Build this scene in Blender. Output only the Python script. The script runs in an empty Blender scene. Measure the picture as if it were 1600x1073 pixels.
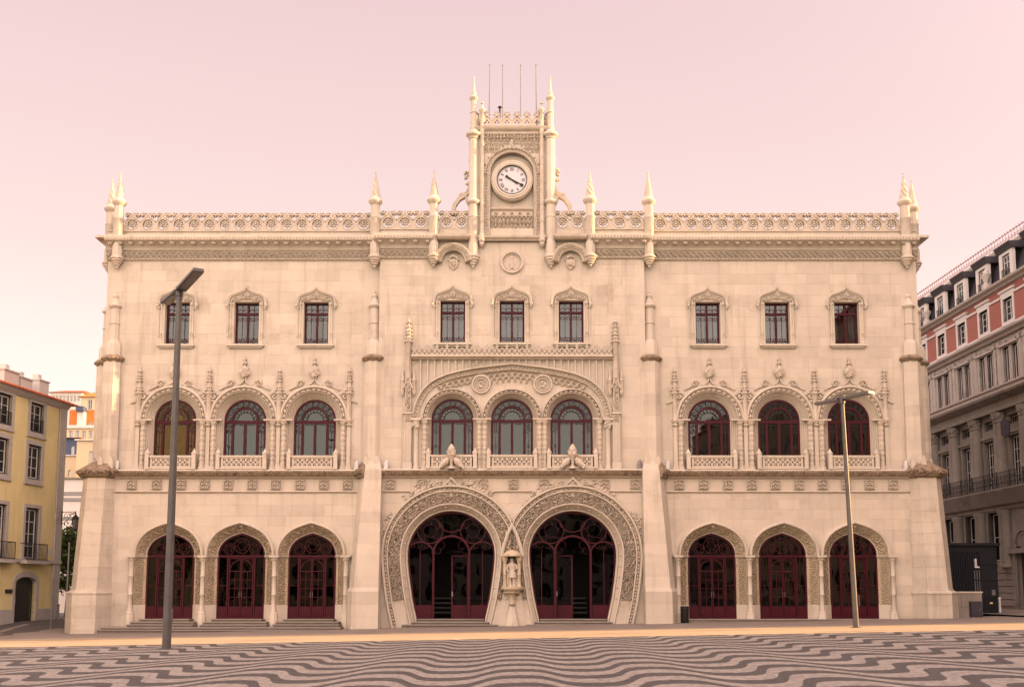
import bpy, bmesh, math, random
import numpy as np
from mathutils import Vector, Matrix
from mathutils.geometry import delaunay_2d_cdt
R = math.radians
PI = math.pi
random.seed(7)
scene = bpy.context.scene
col = scene.collection

# ------------------------------------------------------------------ camera
FPX, TILT, HORIZON, ZCAM, DCAM = 1650.0, R(6.5), 925.0, 1.7, 55.0
CYP = HORIZON - FPX*math.tan(TILT)
cam_d = bpy.data.cameras.new('camera')
cam = bpy.data.objects.new('camera', cam_d); col.objects.link(cam)
cam.location = (0, -DCAM, ZCAM)
cam.rotation_euler = (R(90)+TILT, 0, 0)
cam_d.sensor_width = 36.0
cam_d.lens = 36.0*FPX/1600.0
cam_d.shift_y = (CYP-536.5)/1600.0
cam_d.clip_end = 3000
scene.camera = cam

# ------------------------------------------------------------------ sky and sun
SUN_EL, SUN_AZ = R(14), R(91.0)      # azimuth from +Y towards +X
sun_dir = Vector((math.sin(SUN_AZ)*math.cos(SUN_EL), math.cos(SUN_AZ)*math.cos(SUN_EL), math.sin(SUN_EL)))
world = bpy.data.worlds.new('World'); scene.world = world; world.use_nodes = True
wn = world.node_tree; wn.nodes.clear()
def wnode(t, **k):
    n = wn.nodes.new(t)
    for a, b in k.items(): setattr(n, a, b)
    return n
wout = wnode('ShaderNodeOutputWorld')
sky = wnode('ShaderNodeTexSky', sky_type='NISHITA', sun_disc=False, sun_elevation=SUN_EL, sun_rotation=SUN_AZ)
bg1 = wnode('ShaderNodeBackground'); bg1.inputs[1].default_value = 0.012
wn.links.new(sky.outputs[0], bg1.inputs[0])
tc = wnode('ShaderNodeTexCoord'); sep = wnode('ShaderNodeSeparateXYZ')
wn.links.new(tc.outputs['Generated'], sep.inputs[0])
ramp = wnode('ShaderNodeValToRGB')
wn.links.new(sep.outputs[2], ramp.inputs[0])
cr = ramp.color_ramp; cr.interpolation = 'LINEAR'
cr.elements[0].position = 0.0; cr.elements[0].color = (1.0, 0.89, 0.79, 1)
cr.elements[1].position = 1.0; cr.elements[1].color = (0.52, 0.38, 0.40, 1)
e = cr.elements.new(0.20); e.color = (0.98, 0.81, 0.70, 1)
e = cr.elements.new(0.30); e.color = (0.89, 0.665, 0.605, 1)
e = cr.elements.new(0.52); e.color = (0.775, 0.54, 0.535, 1)
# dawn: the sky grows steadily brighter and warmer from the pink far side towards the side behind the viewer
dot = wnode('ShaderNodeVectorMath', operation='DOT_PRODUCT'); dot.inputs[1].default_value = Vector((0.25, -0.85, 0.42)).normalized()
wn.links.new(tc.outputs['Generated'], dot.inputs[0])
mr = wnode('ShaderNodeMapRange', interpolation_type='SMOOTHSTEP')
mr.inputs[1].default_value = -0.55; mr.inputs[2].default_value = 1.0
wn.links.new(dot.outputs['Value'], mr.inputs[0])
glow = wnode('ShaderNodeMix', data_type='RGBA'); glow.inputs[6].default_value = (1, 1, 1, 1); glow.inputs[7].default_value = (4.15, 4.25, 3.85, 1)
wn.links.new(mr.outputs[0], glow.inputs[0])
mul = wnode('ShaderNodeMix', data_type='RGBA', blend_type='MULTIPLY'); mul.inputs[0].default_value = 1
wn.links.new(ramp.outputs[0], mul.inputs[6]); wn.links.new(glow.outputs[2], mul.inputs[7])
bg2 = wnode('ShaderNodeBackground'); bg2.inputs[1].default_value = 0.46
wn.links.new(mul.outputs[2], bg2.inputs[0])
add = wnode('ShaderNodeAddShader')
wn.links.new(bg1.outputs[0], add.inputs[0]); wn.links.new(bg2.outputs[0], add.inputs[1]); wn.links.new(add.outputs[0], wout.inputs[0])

sun_l = bpy.data.lights.new('sun', 'SUN'); sun_l.energy = 5.0; sun_l.angle = R(0.5); sun_l.color = (1.0, 0.60, 0.27)
sun = bpy.data.objects.new('sun', sun_l); col.objects.link(sun)
sun.rotation_euler = (-sun_dir).to_track_quat('-Z', 'Y').to_euler(); sun.location = (60, 0, 60)
scene.view_settings.view_transform = 'Standard'; scene.view_settings.look = 'None'
scene.view_settings.exposure = 1.25; scene.view_settings.gamma = 1.0
scene.render.engine = 'CYCLES'
scene.cycles.max_bounces = 5; scene.cycles.diffuse_bounces = 1; scene.cycles.transparent_max_bounces = 12

# ------------------------------------------------------------------ measured point of the photograph on a plane at depth y
def Zp(py, y=0.0):
    Y = DCAM+y; t = (CYP-py)/FPX; s, c = math.sin(TILT), math.cos(TILT)
    return Y*(s+t*c)/(c-t*s)+ZCAM
def Xp(px, py, y=0.0):
    Y = DCAM+y; z = Zp(py, y)-ZCAM
    return (px-800)*(Y*math.cos(TILT)+z*math.sin(TILT))/FPX

# ------------------------------------------------------------------ materials
def material(name, base, rough=0.8, var=0.12, scale=1.2, bump=0.15, bscale=14, stain=None, island=0.0, metallic=0.0, streak=0.0, objvar=0.0, spec=0.3, stretch=None):
    m = bpy.data.materials.new(name); m.use_nodes = True
    nt = m.node_tree; N = nt.nodes; L = nt.links
    b = N['Principled BSDF']; b.inputs['Roughness'].default_value = rough; b.inputs['Metallic'].default_value = metallic
    b.inputs['Specular IOR Level'].default_value = spec
    geo = N.new('ShaderNodeNewGeometry')
    n1 = N.new('ShaderNodeTexNoise'); n1.inputs['Scale'].default_value = scale; n1.inputs['Detail'].default_value = 6; n1.inputs['Roughness'].default_value = 0.65
    L.new(geo.outputs['Position'], n1.inputs['Vector'])
    r = N.new('ShaderNodeMapRange'); r.inputs[1].default_value = 0.25; r.inputs[2].default_value = 0.75
    r.inputs[3].default_value = 1-var; r.inputs[4].default_value = 1+var
    L.new(n1.outputs['Fac'], r.inputs[0])
    val = r.outputs[0]
    def mulv(a, bsock):
        q = N.new('ShaderNodeMath'); q.operation = 'MULTIPLY'; L.new(a, q.inputs[0]); L.new(bsock, q.inputs[1]); return q.outputs[0]
    if island or objvar:
        oi = N.new('ShaderNodeObjectInfo')
        a = N.new('ShaderNodeMath'); a.operation = 'ADD'; L.new(geo.outputs['Random Per Island'], a.inputs[0]); L.new(oi.outputs['Random'], a.inputs[1])
        fr = N.new('ShaderNodeMath'); fr.operation = 'FRACT'; L.new(a.outputs[0], fr.inputs[0])
        q = N.new('ShaderNodeMapRange'); q.inputs[3].default_value = 1-(island or objvar); q.inputs[4].default_value = 1+(island or objvar)*0.8
        L.new(fr.outputs[0] if island else oi.outputs['Random'], q.inputs[0]); val = mulv(val, q.outputs[0])
    if streak:
        mp = N.new('ShaderNodeMapping'); mp.inputs['Scale'].default_value = (2.2, 2.2, 0.16); L.new(geo.outputs['Position'], mp.inputs[0])
        n3 = N.new('ShaderNodeTexNoise'); n3.inputs['Scale'].default_value = 1.0; n3.inputs['Detail'].default_value = 7; n3.inputs['Roughness'].default_value = 0.7; L.new(mp.outputs[0], n3.inputs['Vector'])
        q = N.new('ShaderNodeMapRange'); q.inputs[1].default_value = 0.52; q.inputs[2].default_value = 0.78; q.inputs[3].default_value = 1; q.inputs[4].default_value = 1-streak
        L.new(n3.outputs['Fac'], q.inputs[0]); val = mulv(val, q.outputs[0])
    mix = N.new('ShaderNodeVectorMath'); mix.operation = 'SCALE'
    if stain:
        n2 = N.new('ShaderNodeTexNoise'); n2.inputs['Scale'].default_value = stain[1]; n2.inputs['Detail'].default_value = 8; n2.inputs['Roughness'].default_value = 0.7
        if stretch:
            ms = N.new('ShaderNodeMapping'); ms.inputs['Scale'].default_value = stretch; L.new(geo.outputs['Position'], ms.inputs[0]); L.new(ms.outputs[0], n2.inputs['Vector'])
        else: L.new(geo.outputs['Position'], n2.inputs['Vector'])
        q = N.new('ShaderNodeMapRange'); q.inputs[1].default_value = stain[2]; q.inputs[2].default_value = stain[2]+0.18; L.new(n2.outputs['Fac'], q.inputs[0])
        mc = N.new('ShaderNodeMix'); mc.data_type = 'RGBA'; mc.inputs[6].default_value = (*base, 1); mc.inputs[7].default_value = (*stain[0], 1); L.new(q.outputs[0], mc.inputs[0])
        L.new(mc.outputs[2], mix.inputs[0])
    else:
        mix.inputs[0].default_value = base
    L.new(val, mix.inputs['Scale']); L.new(mix.outputs[0], b.inputs['Base Color'])
    if bump:
        nb = N.new('ShaderNodeTexNoise'); nb.inputs['Scale'].default_value = bscale; nb.inputs['Detail'].default_value = 5; L.new(geo.outputs['Position'], nb.inputs['Vector'])
        bp = N.new('ShaderNodeBump'); bp.inputs['Strength'].default_value = bump; bp.inputs['Distance'].default_value = 0.03; L.new(nb.outputs['Fac'], bp.inputs['Height']); L.new(bp.outputs[0], b.inputs['Normal'])
    return m
def glass(name, tint, refl, rough=0.015, wav=0.02):
    m = bpy.data.materials.new(name); m.use_nodes = True
    nt = m.node_tree; N = nt.nodes; L = nt.links; N.remove(N['Principled BSDF'])
    t = N.new('ShaderNodeBsdfTransparent'); t.inputs[0].default_value = (*tint, 1)
    g = N.new('ShaderNodeBsdfGlossy'); g.inputs['Roughness'].default_value = rough; g.inputs[0].default_value = (0.9, 0.92, 0.95, 1)
    nb = N.new('ShaderNodeTexNoise'); nb.inputs['Scale'].default_value = 0.9; nb.inputs['Detail'].default_value = 1
    geo = N.new('ShaderNodeNewGeometry'); L.new(geo.outputs['Position'], nb.inputs['Vector'])
    bp = N.new('ShaderNodeBump'); bp.inputs['Strength'].default_value = 0.25; bp.inputs['Distance'].default_value = wav; L.new(nb.outputs['Fac'], bp.inputs['Height']); L.new(bp.outputs[0], g.inputs['Normal'])
    lw = N.new('ShaderNodeFresnel'); lw.inputs[0].default_value = 1.5
    ad = N.new('ShaderNodeMath'); ad.operation = 'ADD'; ad.use_clamp = True; ad.inputs[1].default_value = refl; L.new(lw.outputs[0], ad.inputs[0])
    x = N.new('ShaderNodeMixShader'); L.new(ad.outputs[0], x.inputs[0]); L.new(t.outputs[0], x.inputs[1]); L.new(g.outputs[0], x.inputs[2])
    L.new(x.outputs[0], N['Material Output'].inputs[0])
    return m
MT = {}
MT['stone'] = material('limestone', (0.57, 0.492, 0.396), 0.85, 0.10, 0.8, 0.12, 16, stain=((0.43, 0.35, 0.265), 0.55, 0.56), streak=0.26)
MT['block'] = material('limestone_ashlar', (0.57, 0.492, 0.396), 0.85, 0.09, 0.8, 0.10, 16, stain=((0.44, 0.355, 0.27), 0.5, 0.55), island=0.08, streak=0.32)
MT['carve'] = material('carved_limestone', (0.545, 0.46, 0.365), 0.88, 0.14, 2.5, 0.3, 22, stain=((0.35, 0.27, 0.195), 4.0, 0.57))
MT['ochre'] = material('ochre_limestone', (0.52, 0.42, 0.295), 0.88, 0.14, 2.5, 0.3, 22, stain=((0.30, 0.215, 0.13), 4.5, 0.56))
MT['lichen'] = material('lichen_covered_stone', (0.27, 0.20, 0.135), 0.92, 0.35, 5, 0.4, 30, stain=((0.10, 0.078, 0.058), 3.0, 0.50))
MT['red'] = material('dark_red_paint', (0.050, 0.0022, 0.0085), 0.45, 0.10, 3, 0.03, 40, spec=0.2)
MT['iron'] = material('black_ironwork', (0.022, 0.018, 0.018), 0.5, 0.1, 4, 0.05, 40)
MT['glass_sky'] = glass('window_glass', (0.40, 0.41, 0.41), 0.0)
MT['glass_clear'] = glass('upper_window_glass', (0.62, 0.64, 0.66), 0.01)
MT['glass_dark'] = glass('door_glass', (0.40, 0.40, 0.39), 0.0)
MT['curtain'] = material('white_curtain', (0.72, 0.71, 0.70), 0.9, 0.05, 2, 0)
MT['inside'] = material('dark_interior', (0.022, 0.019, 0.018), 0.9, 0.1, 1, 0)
MT['reflection_pale'] = material('pale_reflection', (0.14, 0.13, 0.12), 0.8, 0.1, 1, 0)
MT['dial'] = material('clock_enamel', (0.60, 0.565, 0.57), 0.4, 0.04, 2, 0.0)
MT['black'] = material('black_paint', (0.012, 0.010, 0.012), 0.5, 0.05, 2, 0.0)
MT['pole'] = material('grey_lamp_post', (0.115, 0.105, 0.10), 0.42, 0.2, 3, 0.05, 30, metallic=0.35, streak=0.2)
MT['lampglass'] = material('lamp_lens', (0.20, 0.18, 0.17), 0.25, 0.1, 3, 0)
MT['metal'] = material('grey_metal', (0.22, 0.20, 0.20), 0.45, 0.15, 3, 0.05, 30, metallic=0.5)
MT['white'] = material('white_paint', (0.66, 0.62, 0.60), 0.5, 0.06, 2, 0.04)
MT['yellow'] = material('yellow_plaster', (0.84, 0.69, 0.35), 0.9, 0.10, 0.5, 0.1, 20, stain=((0.70, 0.56, 0.26), 0.4, 0.56), streak=0.18)
MT['greystone'] = material('grey_limestone', (0.50, 0.45, 0.41), 0.88, 0.16, 1.2, 0.15, 16, stain=((0.22, 0.18, 0.155), 1.2, 0.56), streak=0.2)
MT['dirty_shaded'] = material('dirty_shaded_limestone', (0.24, 0.21, 0.185), 0.88, 0.2, 0.8, 0.15, 12, stain=((0.15, 0.12, 0.10), 0.6, 0.54), streak=0.3)  # dirt and the narrow street's shade, both put into the colour
MT['brick_red'] = material('red_plaster', (0.34, 0.135, 0.11), 0.9, 0.08, 0.6, 0.08, 20, streak=0.08)
MT['slate'] = material('dark_slate', (0.045, 0.042, 0.052), 0.6, 0.2, 3, 0.2, 20)
MT['tile'] = material('terracotta_tile', (0.45, 0.115, 0.045), 0.85, 0.2, 4, 0.15, 20, objvar=0.2)
MT['darkframe'] = material('dark_green_frame', (0.03, 0.03, 0.026), 0.5, 0.1, 3, 0)
MT['navy'] = material('navy_metal', (0.011, 0.012, 0.017), 0.45, 0.12, 2, 0.03, 20)
MT['houseorange'] = material('orange_plaster', (0.62, 0.19, 0.05), 0.9, 0.1, 0.3, 0)
MT['housewhite'] = material('white_plaster', (0.66, 0.58, 0.52), 0.9, 0.08, 0.3, 0)
MT['housecream'] = material('cream_plaster', (0.62, 0.47, 0.30), 0.9, 0.08, 0.3, 0)
MT['houseblue'] = material('blue_plaster', (0.07, 0.085, 0.14), 0.8, 0.08, 0.3, 0)
MT['bark'] = material('bark', (0.09, 0.065, 0.05), 0.9, 0.2, 5, 0.3)
MT['leaf'] = material('green_leaves', (0.065, 0.10, 0.022), 0.7, 0.3, 1.5, 0, island=0.4)
MT['pave'] = material('limestone_pavement', (0.22, 0.18, 0.15), 0.85, 0.14, 0.7, 0.25, 12, stain=((0.15, 0.125, 0.105), 0.4, 0.55))
MT['sunlit_border'] = material('sunlit_limestone_border', (0.44, 0.34, 0.22), 0.75, 0.12, 0.6, 0.25, 12, stain=((0.15, 0.115, 0.09), 0.6, 0.52), stretch=(0.22, 2.6, 1))  # pale and golden: low sunlight on this strip put into the stone colour
MT['asphalt'] = material('asphalt', (0.085, 0.072, 0.064), 0.9, 0.15, 0.6, 0.3, 40)
MT['kerb'] = material('kerb_stone', (0.28, 0.235, 0.20), 0.85, 0.15, 2, 0.2, 14, objvar=0.12)
MT['hill'] = material('hillside', (0.14, 0.13, 0.07), 0.95, 0.3, 0.1, 0)

def wave_material():
    m = bpy.data.materials.new('wave_mosaic'); m.use_nodes = True
    nt = m.node_tree; N = nt.nodes; L = nt.links; b = N['Principled BSDF']
    g = N.new('ShaderNodeNewGeometry'); s = N.new('ShaderNodeSeparateXYZ')
    # hand-laid stones: the outline of each stripe wanders a little
    nz = N.new('ShaderNodeTexNoise'); nz.inputs['Scale'].default_value = 0.8; nz.inputs['Detail'].default_value = 3; L.new(g.outputs['Position'], nz.inputs['Vector'])
    L.new(g.outputs['Position'], s.inputs[0])
    def mth(op, a, c=None, d=None):
        q = N.new('ShaderNodeMath'); q.operation = op
        for i, x in enumerate((a, c, d)):
            if x is None: continue
            if isinstance(x, (int, float)): q.inputs[i].default_value = x
            else: L.new(x, q.inputs[i])
        return q.outputs[0]
    LAM, AMP, PER, K = 2.92, 1.07/math.tanh(1.5), 1.80, 1.5
    cosx = mth('COSINE', mth('MULTIPLY', mth('SUBTRACT', s.outputs[0], 0.13), 2*PI/LAM))
    gx = mth('MULTIPLY', mth('TANH', mth('MULTIPLY', cosx, K)), AMP)
    yy = mth('SUBTRACT', s.outputs[1], gx)
    yy = mth('ADD', yy, mth('MULTIPLY', mth('SUBTRACT', nz.outputs['Fac'], 0.5), 0.10))
    st = mth('ADD', mth('SINE', mth('ADD', mth('MULTIPLY', yy, 2*PI/PER), -1.222)), 0.08)
    vor = N.new('ShaderNodeTexVoronoi'); vor.inputs['Scale'].default_value = 11.0; L.new(g.outputs['Position'], vor.inputs['Vector'])
    sx = N.new('ShaderNodeSeparateColor'); L.new(vor.outputs['Color'], sx.inputs[0])
    st = mth('ADD', st, mth('MULTIPLY', mth('SUBTRACT', sx.outputs[0], 0.5), 0.26))
    fac = N.new('ShaderNodeMapRange'); fac.inputs[1].default_value = -0.04; fac.inputs[2].default_value = 0.04; L.new(st, fac.inputs[0])
    mix = N.new('ShaderNodeMix'); mix.data_type = 'RGBA'; mix.inputs[6].default_value = (0.066, 0.060, 0.057, 1); mix.inputs[7].default_value = (0.28, 0.250, 0.218, 1); L.new(fac.outputs[0], mix.inputs[0])
    big = N.new('ShaderNodeTexNoise'); big.inputs['Scale'].default_value = 0.35; big.inputs['Detail'].default_value = 6; L.new(g.outputs['Position'], big.inputs['Vector'])
    sc = mth('MULTIPLY', mth('ADD', mth('MULTIPLY', sx.outputs[1], 0.55), 0.72), mth('ADD', mth('MULTIPLY', big.outputs['Fac'], 0.28), 0.86))
    vo = N.new('ShaderNodeVectorMath'); vo.operation = 'SCALE'; L.new(mix.outputs[2], vo.inputs[0]); L.new(sc, vo.inputs['Scale'])
    L.new(vo.outputs[0], b.inputs['Base Color']); b.inputs['Roughness'].default_value = 0.62
    b.inputs['Specular IOR Level'].default_value = 0.3
    bp = N.new('ShaderNodeBump'); bp.inputs['Strength'].default_value = 0.35; bp.inputs['Distance'].default_value = 0.02
    L.new(vor.outputs['Distance'], bp.inputs['Height']); bp.invert = True; L.new(bp.outputs[0], b.inputs['Normal'])
    return m
MT['wave'] = wave_material()

# ------------------------------------------------------------------ mesh tools
def arc(cx, cz, r, a0, a1, n):
    return [(cx+r*math.cos(R(a0+(a1-a0)*i/n)), cz+r*math.sin(R(a0+(a1-a0)*i/n))) for i in range(n+1)]
def circle(cx, cz, r, n=16):
    return arc(cx, cz, r, 0, 360, n)[:-1]
def rect(x0, x1, z0, z1):
    return [(x0, z0), (x1, z0), (x1, z1), (x0, z1)]
def normals2(path, closed=False):
    p = np.array(path, float); n = len(p)
    if closed:
        d1 = p-np.roll(p, 1, 0); d2 = np.roll(p, -1, 0)-p
    else:
        d = np.diff(p, axis=0); d1 = np.vstack([d[:1], d]); d2 = np.vstack([d, d[-1:]])
    d1 /= np.linalg.norm(d1, axis=1)[:, None]+1e-12; d2 /= np.linalg.norm(d2, axis=1)[:, None]+1e-12
    n1 = np.stack([-d1[:, 1], d1[:, 0]], 1); n2 = np.stack([-d2[:, 1], d2[:, 0]], 1)
    m = n1+n2; m /= np.linalg.norm(m, axis=1)[:, None]+1e-12
    c = np.clip((m*n1).sum(1), 0.45, 1)
    return p, m/c[:, None]
def resample(path, step):
    p = np.array(path, float); seg = np.linalg.norm(np.diff(p, axis=0), axis=1); s = np.concatenate([[0], np.cumsum(seg)])
    n = max(2, int(round(s[-1]/step))+1); t = np.linspace(0, s[-1], n)
    return np.stack([np.interp(t, s, p[:, 0]), np.interp(t, s, p[:, 1])], 1), t
ICO_V = []; ICO_F = []
def _ico():
    bm = bmesh.new(); bmesh.ops.create_icosphere(bm, subdivisions=1, radius=1.0)
    for v in bm.verts: ICO_V.append(tuple(v.co))
    for f in bm.faces: ICO_F.append(tuple(v.index for v in f.verts))
    bm.free()
_ico()
class MB:
    def __init__(s): s.v = []; s.f = []
    def add(s, v, f):
        o = len(s.v); s.v.extend([tuple(map(float, a)) for a in v]); s.f.extend([tuple(i+o for i in q) for q in f]); return s
    def box(s, x0, x1, y0, y1, z0, z1):
        return s.add([(x0,y0,z0),(x1,y0,z0),(x1,y1,z0),(x0,y1,z0),(x0,y0,z1),(x1,y0,z1),(x1,y1,z1),(x0,y1,z1)],
                     [(0,3,2,1),(4,5,6,7),(0,1,5,4),(1,2,6,5),(2,3,7,6),(3,0,4,7)])
    def frustum(s, bot, top, z0, z1):
        """plan polygons (x,y) at two heights"""
        n = len(bot); v = [(x,y,z0) for x,y in bot]+[(x,y,z1) for x,y in top]
        f = [tuple(range(n))[::-1], tuple(range(n, 2*n))]+[(i,(i+1)%n,n+(i+1)%n,n+i) for i in range(n)]
        return s.add(v, f)
    def prism(s, loops, y0, y1):
        """facade polygon (x,z) with holes by even-odd rule, from y0 (front) to y1 (back)"""
        vs = []; es = []
        for lp in loops:
            o = len(vs); vs += [Vector(p) for p in lp]; n = len(lp); es += [(o+i, o+(i+1)%n) for i in range(n)]
        rv, re_, rf, *_ = delaunay_2d_cdt(vs, es, [], 0, 1e-6)
        L = [np.array(lp, float) for lp in loops]
        tri = []
        for t in rf:
            c = [(sum(rv[i][k] for i in t))/len(t) for k in (0, 1)]
            inside = False
            for a in L:
                b = np.roll(a, -1, 0)
                cond = (a[:,1] > c[1]) != (b[:,1] > c[1])
                with np.errstate(divide='ignore', invalid='ignore'):
                    xi = (b[:,0]-a[:,0])*(c[1]-a[:,1])/(b[:,1]-a[:,1])+a[:,0]
                if (cond & (c[0] < xi)).sum() % 2: inside = not inside
            if inside: tri.append(tuple(t))
        n = len(rv)
        v = [(p[0], y0, p[1]) for p in rv]+[(p[0], y1, p[1]) for p in rv]
        cnt = {}
        for t in tri:
            for i in range(len(t)):
                a, b = t[i], t[(i+1)%len(t)]; cnt[(a,b)] = 1
        f = [t for t in tri]+[tuple(i+n for i in reversed(t)) for t in tri]
        for (a, b) in cnt:
            if (b, a) not in cnt: f.append((b, a, a+n, b+n))
        return s.add(v, f)
    def sweep(s, path, prof, closed=False, xlim=None, openprof=False):
        """path (x,z); profile (outward offset, y)"""
        p, nn = normals2(path, closed); k = len(prof); v = []
        for i in range(len(p)):
            for off, y in prof:
                x = p[i,0]+nn[i,0]*off; z = p[i,1]+nn[i,1]*off
                if xlim: x = min(max(x, xlim[0]), xlim[1])
                v.append((x, y, z))
        f = []; m = len(p)
        for i in range(m if closed else m-1):
            j = (i+1) % m
            for q in range(k-1 if openprof else k):
                r = (q+1) % k; f.append((i*k+q, i*k+r, j*k+r, j*k+q))
        if not closed and not openprof:
            f.append(tuple(range(k))); f.append(tuple((m-1)*k+q for q in reversed(range(k))))
        return s.add(v, f)
    def bar(s, path, w, y0, y1, closed=False):
        return s.sweep(path, [(-w/2, y0), (w/2, y0), (w/2, y1), (-w/2, y1)], closed)
    def relief(s, path, r0, r1, y0, amp, fn, step=0.035, xlim=None):
        p, u = resample(path, step); _, nn = normals2(p)
        W = r1-r0; nv = max(3, int(round(W/step))+1)
        v = np.linspace(0, 1, nv); U, V = np.meshgrid(u, v, indexing='ij')
        h = np.clip(fn(U, V, W), 0, 1.2); h[:, 0] = h[:, -1] = 0
        off = r0+V*W
        X = p[:,0][:,None]+nn[:,0][:,None]*off; Zz = p[:,1][:,None]+nn[:,1][:,None]*off
        if xlim: X = np.clip(X, *xlim)
        Y = y0-amp*h; n = len(u)
        vv = np.stack([X, Y, Zz], -1).reshape(-1, 3)
        idx = np.arange(n*nv).reshape(n, nv)
        a, b, c, d = idx[:-1,:-1], idx[1:,:-1], idx[1:,1:], idx[:-1,1:]
        q = np.stack([a, b, c, d], -1).reshape(-1, 4)
        return s.add(vv.tolist(), q.tolist())
    def lathe(s, prof, cx=0, cy=0, seg=10, fn=None, rot=0.0):
        """profile (radius, z)"""
        v = []; f = []; k = len(prof)
        for j, (r, z) in enumerate(prof):
            for i in range(seg):
                a = 2*PI*i/seg+rot; rr = r if fn is None else fn(r, a, z)
                v.append((cx+rr*math.cos(a), cy+rr*math.sin(a), z))
        for j in range(k-1):
            for i in range(seg):
                i2 = (i+1) % seg; f.append((j*seg+i, j*seg+i2, (j+1)*seg+i2, (j+1)*seg+i))
        f.append(tuple(reversed(range(seg)))); f.append(tuple((k-1)*seg+i for i in range(seg)))
        return s.add(v, f)
    def tube(s, pts, r, seg=6):
        pts = [Vector(p) for p in pts]; rs = r if isinstance(r, (list, tuple)) else [r]*len(pts)
        v = []; f = []
        for i, p in enumerate(pts):
            d = (pts[min(i+1, len(pts)-1)]-pts[max(i-1, 0)]).normalized()
            a = d.cross(Vector((0, 1, 0.01)))
            if a.length < 1e-3: a = d.cross(Vector((1, 0, 0)))
            a.normalize(); b = d.cross(a)
            for q in range(seg):
                t = 2*PI*q/seg; w = p+(a*math.cos(t)+b*math.sin(t))*rs[i]; v.append(tuple(w))
        for i in range(len(pts)-1):
            for q in range(seg):
                q2 = (q+1) % seg; f.append((i*seg+q, i*seg+q2, (i+1)*seg+q2, (i+1)*seg+q))
        f.append(tuple(reversed(range(seg)))); f.append(tuple((len(pts)-1)*seg+q for q in range(seg)))
        return s.add(v, f)
    def blob(s, c, r, jit=0.22):
        if isinstance(r, (int, float)): r = (r, r, r)
        v = []
        for a in ICO_V:
            k = 1+random.uniform(-jit, jit); v.append((c[0]+a[0]*r[0]*k, c[1]+a[1]*r[1]*k, c[2]+a[2]*r[2]*k))
        return s.add(v, ICO_F)
    def courses(s, bot, top, z0, z1, h=0.56, joint=0.008, inset=0.012):
        """a tapering shaft laid up in courses with open joints, over a slightly smaller core"""
        n = max(1, round((z1-z0)/h)); L = lambda t: [(a[0]+(b[0]-a[0])*t, a[1]+(b[1]-a[1])*t) for a, b in zip(bot, top)]
        def shrink(P):
            cx = sum(p[0] for p in P)/len(P); cy = sum(p[1] for p in P)/len(P); return [(cx+(x-cx)*(1-inset*1.5), cy+(y-cy)*(1-inset*1.5)) for x, y in P]
        s.frustum(shrink(bot), shrink(top), z0, z1)
        for i in range(n):
            a, b = z0+(z1-z0)*i/n+(joint/2 if i else 0), z0+(z1-z0)*(i+1)/n-(joint/2 if i < n-1 else 0)
            s.frustum(L((a-z0)/(z1-z0)), L((b-z0)/(z1-z0)), a, b)
        return s
    def mirror(s):
        s.v = [(-x, y, z) for x, y, z in s.v]; s.f = [tuple(reversed(q)) for q in s.f]; return s
    def mesh(s, name, mat, smooth=False, recalc=True):
        me = bpy.data.meshes.new(name); me.from_pydata(s.v, [], s.f)
        if recalc and len(s.f) < 60000:
            bm = bmesh.new(); bm.from_mesh(me)
            bmesh.ops.recalc_face_normals(bm, faces=bm.faces); bm.to_mesh(me); bm.free()
        me.materials.append(MT[mat] if isinstance(mat, str) else mat)
        if smooth:
            me.shade_smooth(); me.set_sharp_from_angle(angle=R(38))
        me.update(); return me
    def obj(s, name, mat, parent=None, smooth=False, loc=None, recalc=True, **props):
        return link(name, s.mesh(name, mat, smooth, recalc), parent, loc, **props)
def link(name, me, parent=None, loc=None, rz=None, **props):
    o = bpy.data.objects.new(name, me); col.objects.link(o)
    if parent is not None: o.parent = parent
    if loc is not None: o.location = loc
    if rz is not None: o.rotation_euler = (0, 0, rz)
    for k, v in props.items(): o[k] = v
    return o
def thing(name, label, category, loc=(0, 0, 0), rz=0, group=None):
    o = link(name, None, None, loc, rz, label=label, category=category)
    if group: o['group'] = group
    return o
def place(node, parent, loc):
    """node = (name, mesh, [children]); copies share mesh data"""
    o = link(node[0], node[1], parent, loc)
    for ch in node[2]: place(ch, o, (0, 0, 0))
    return o

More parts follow.
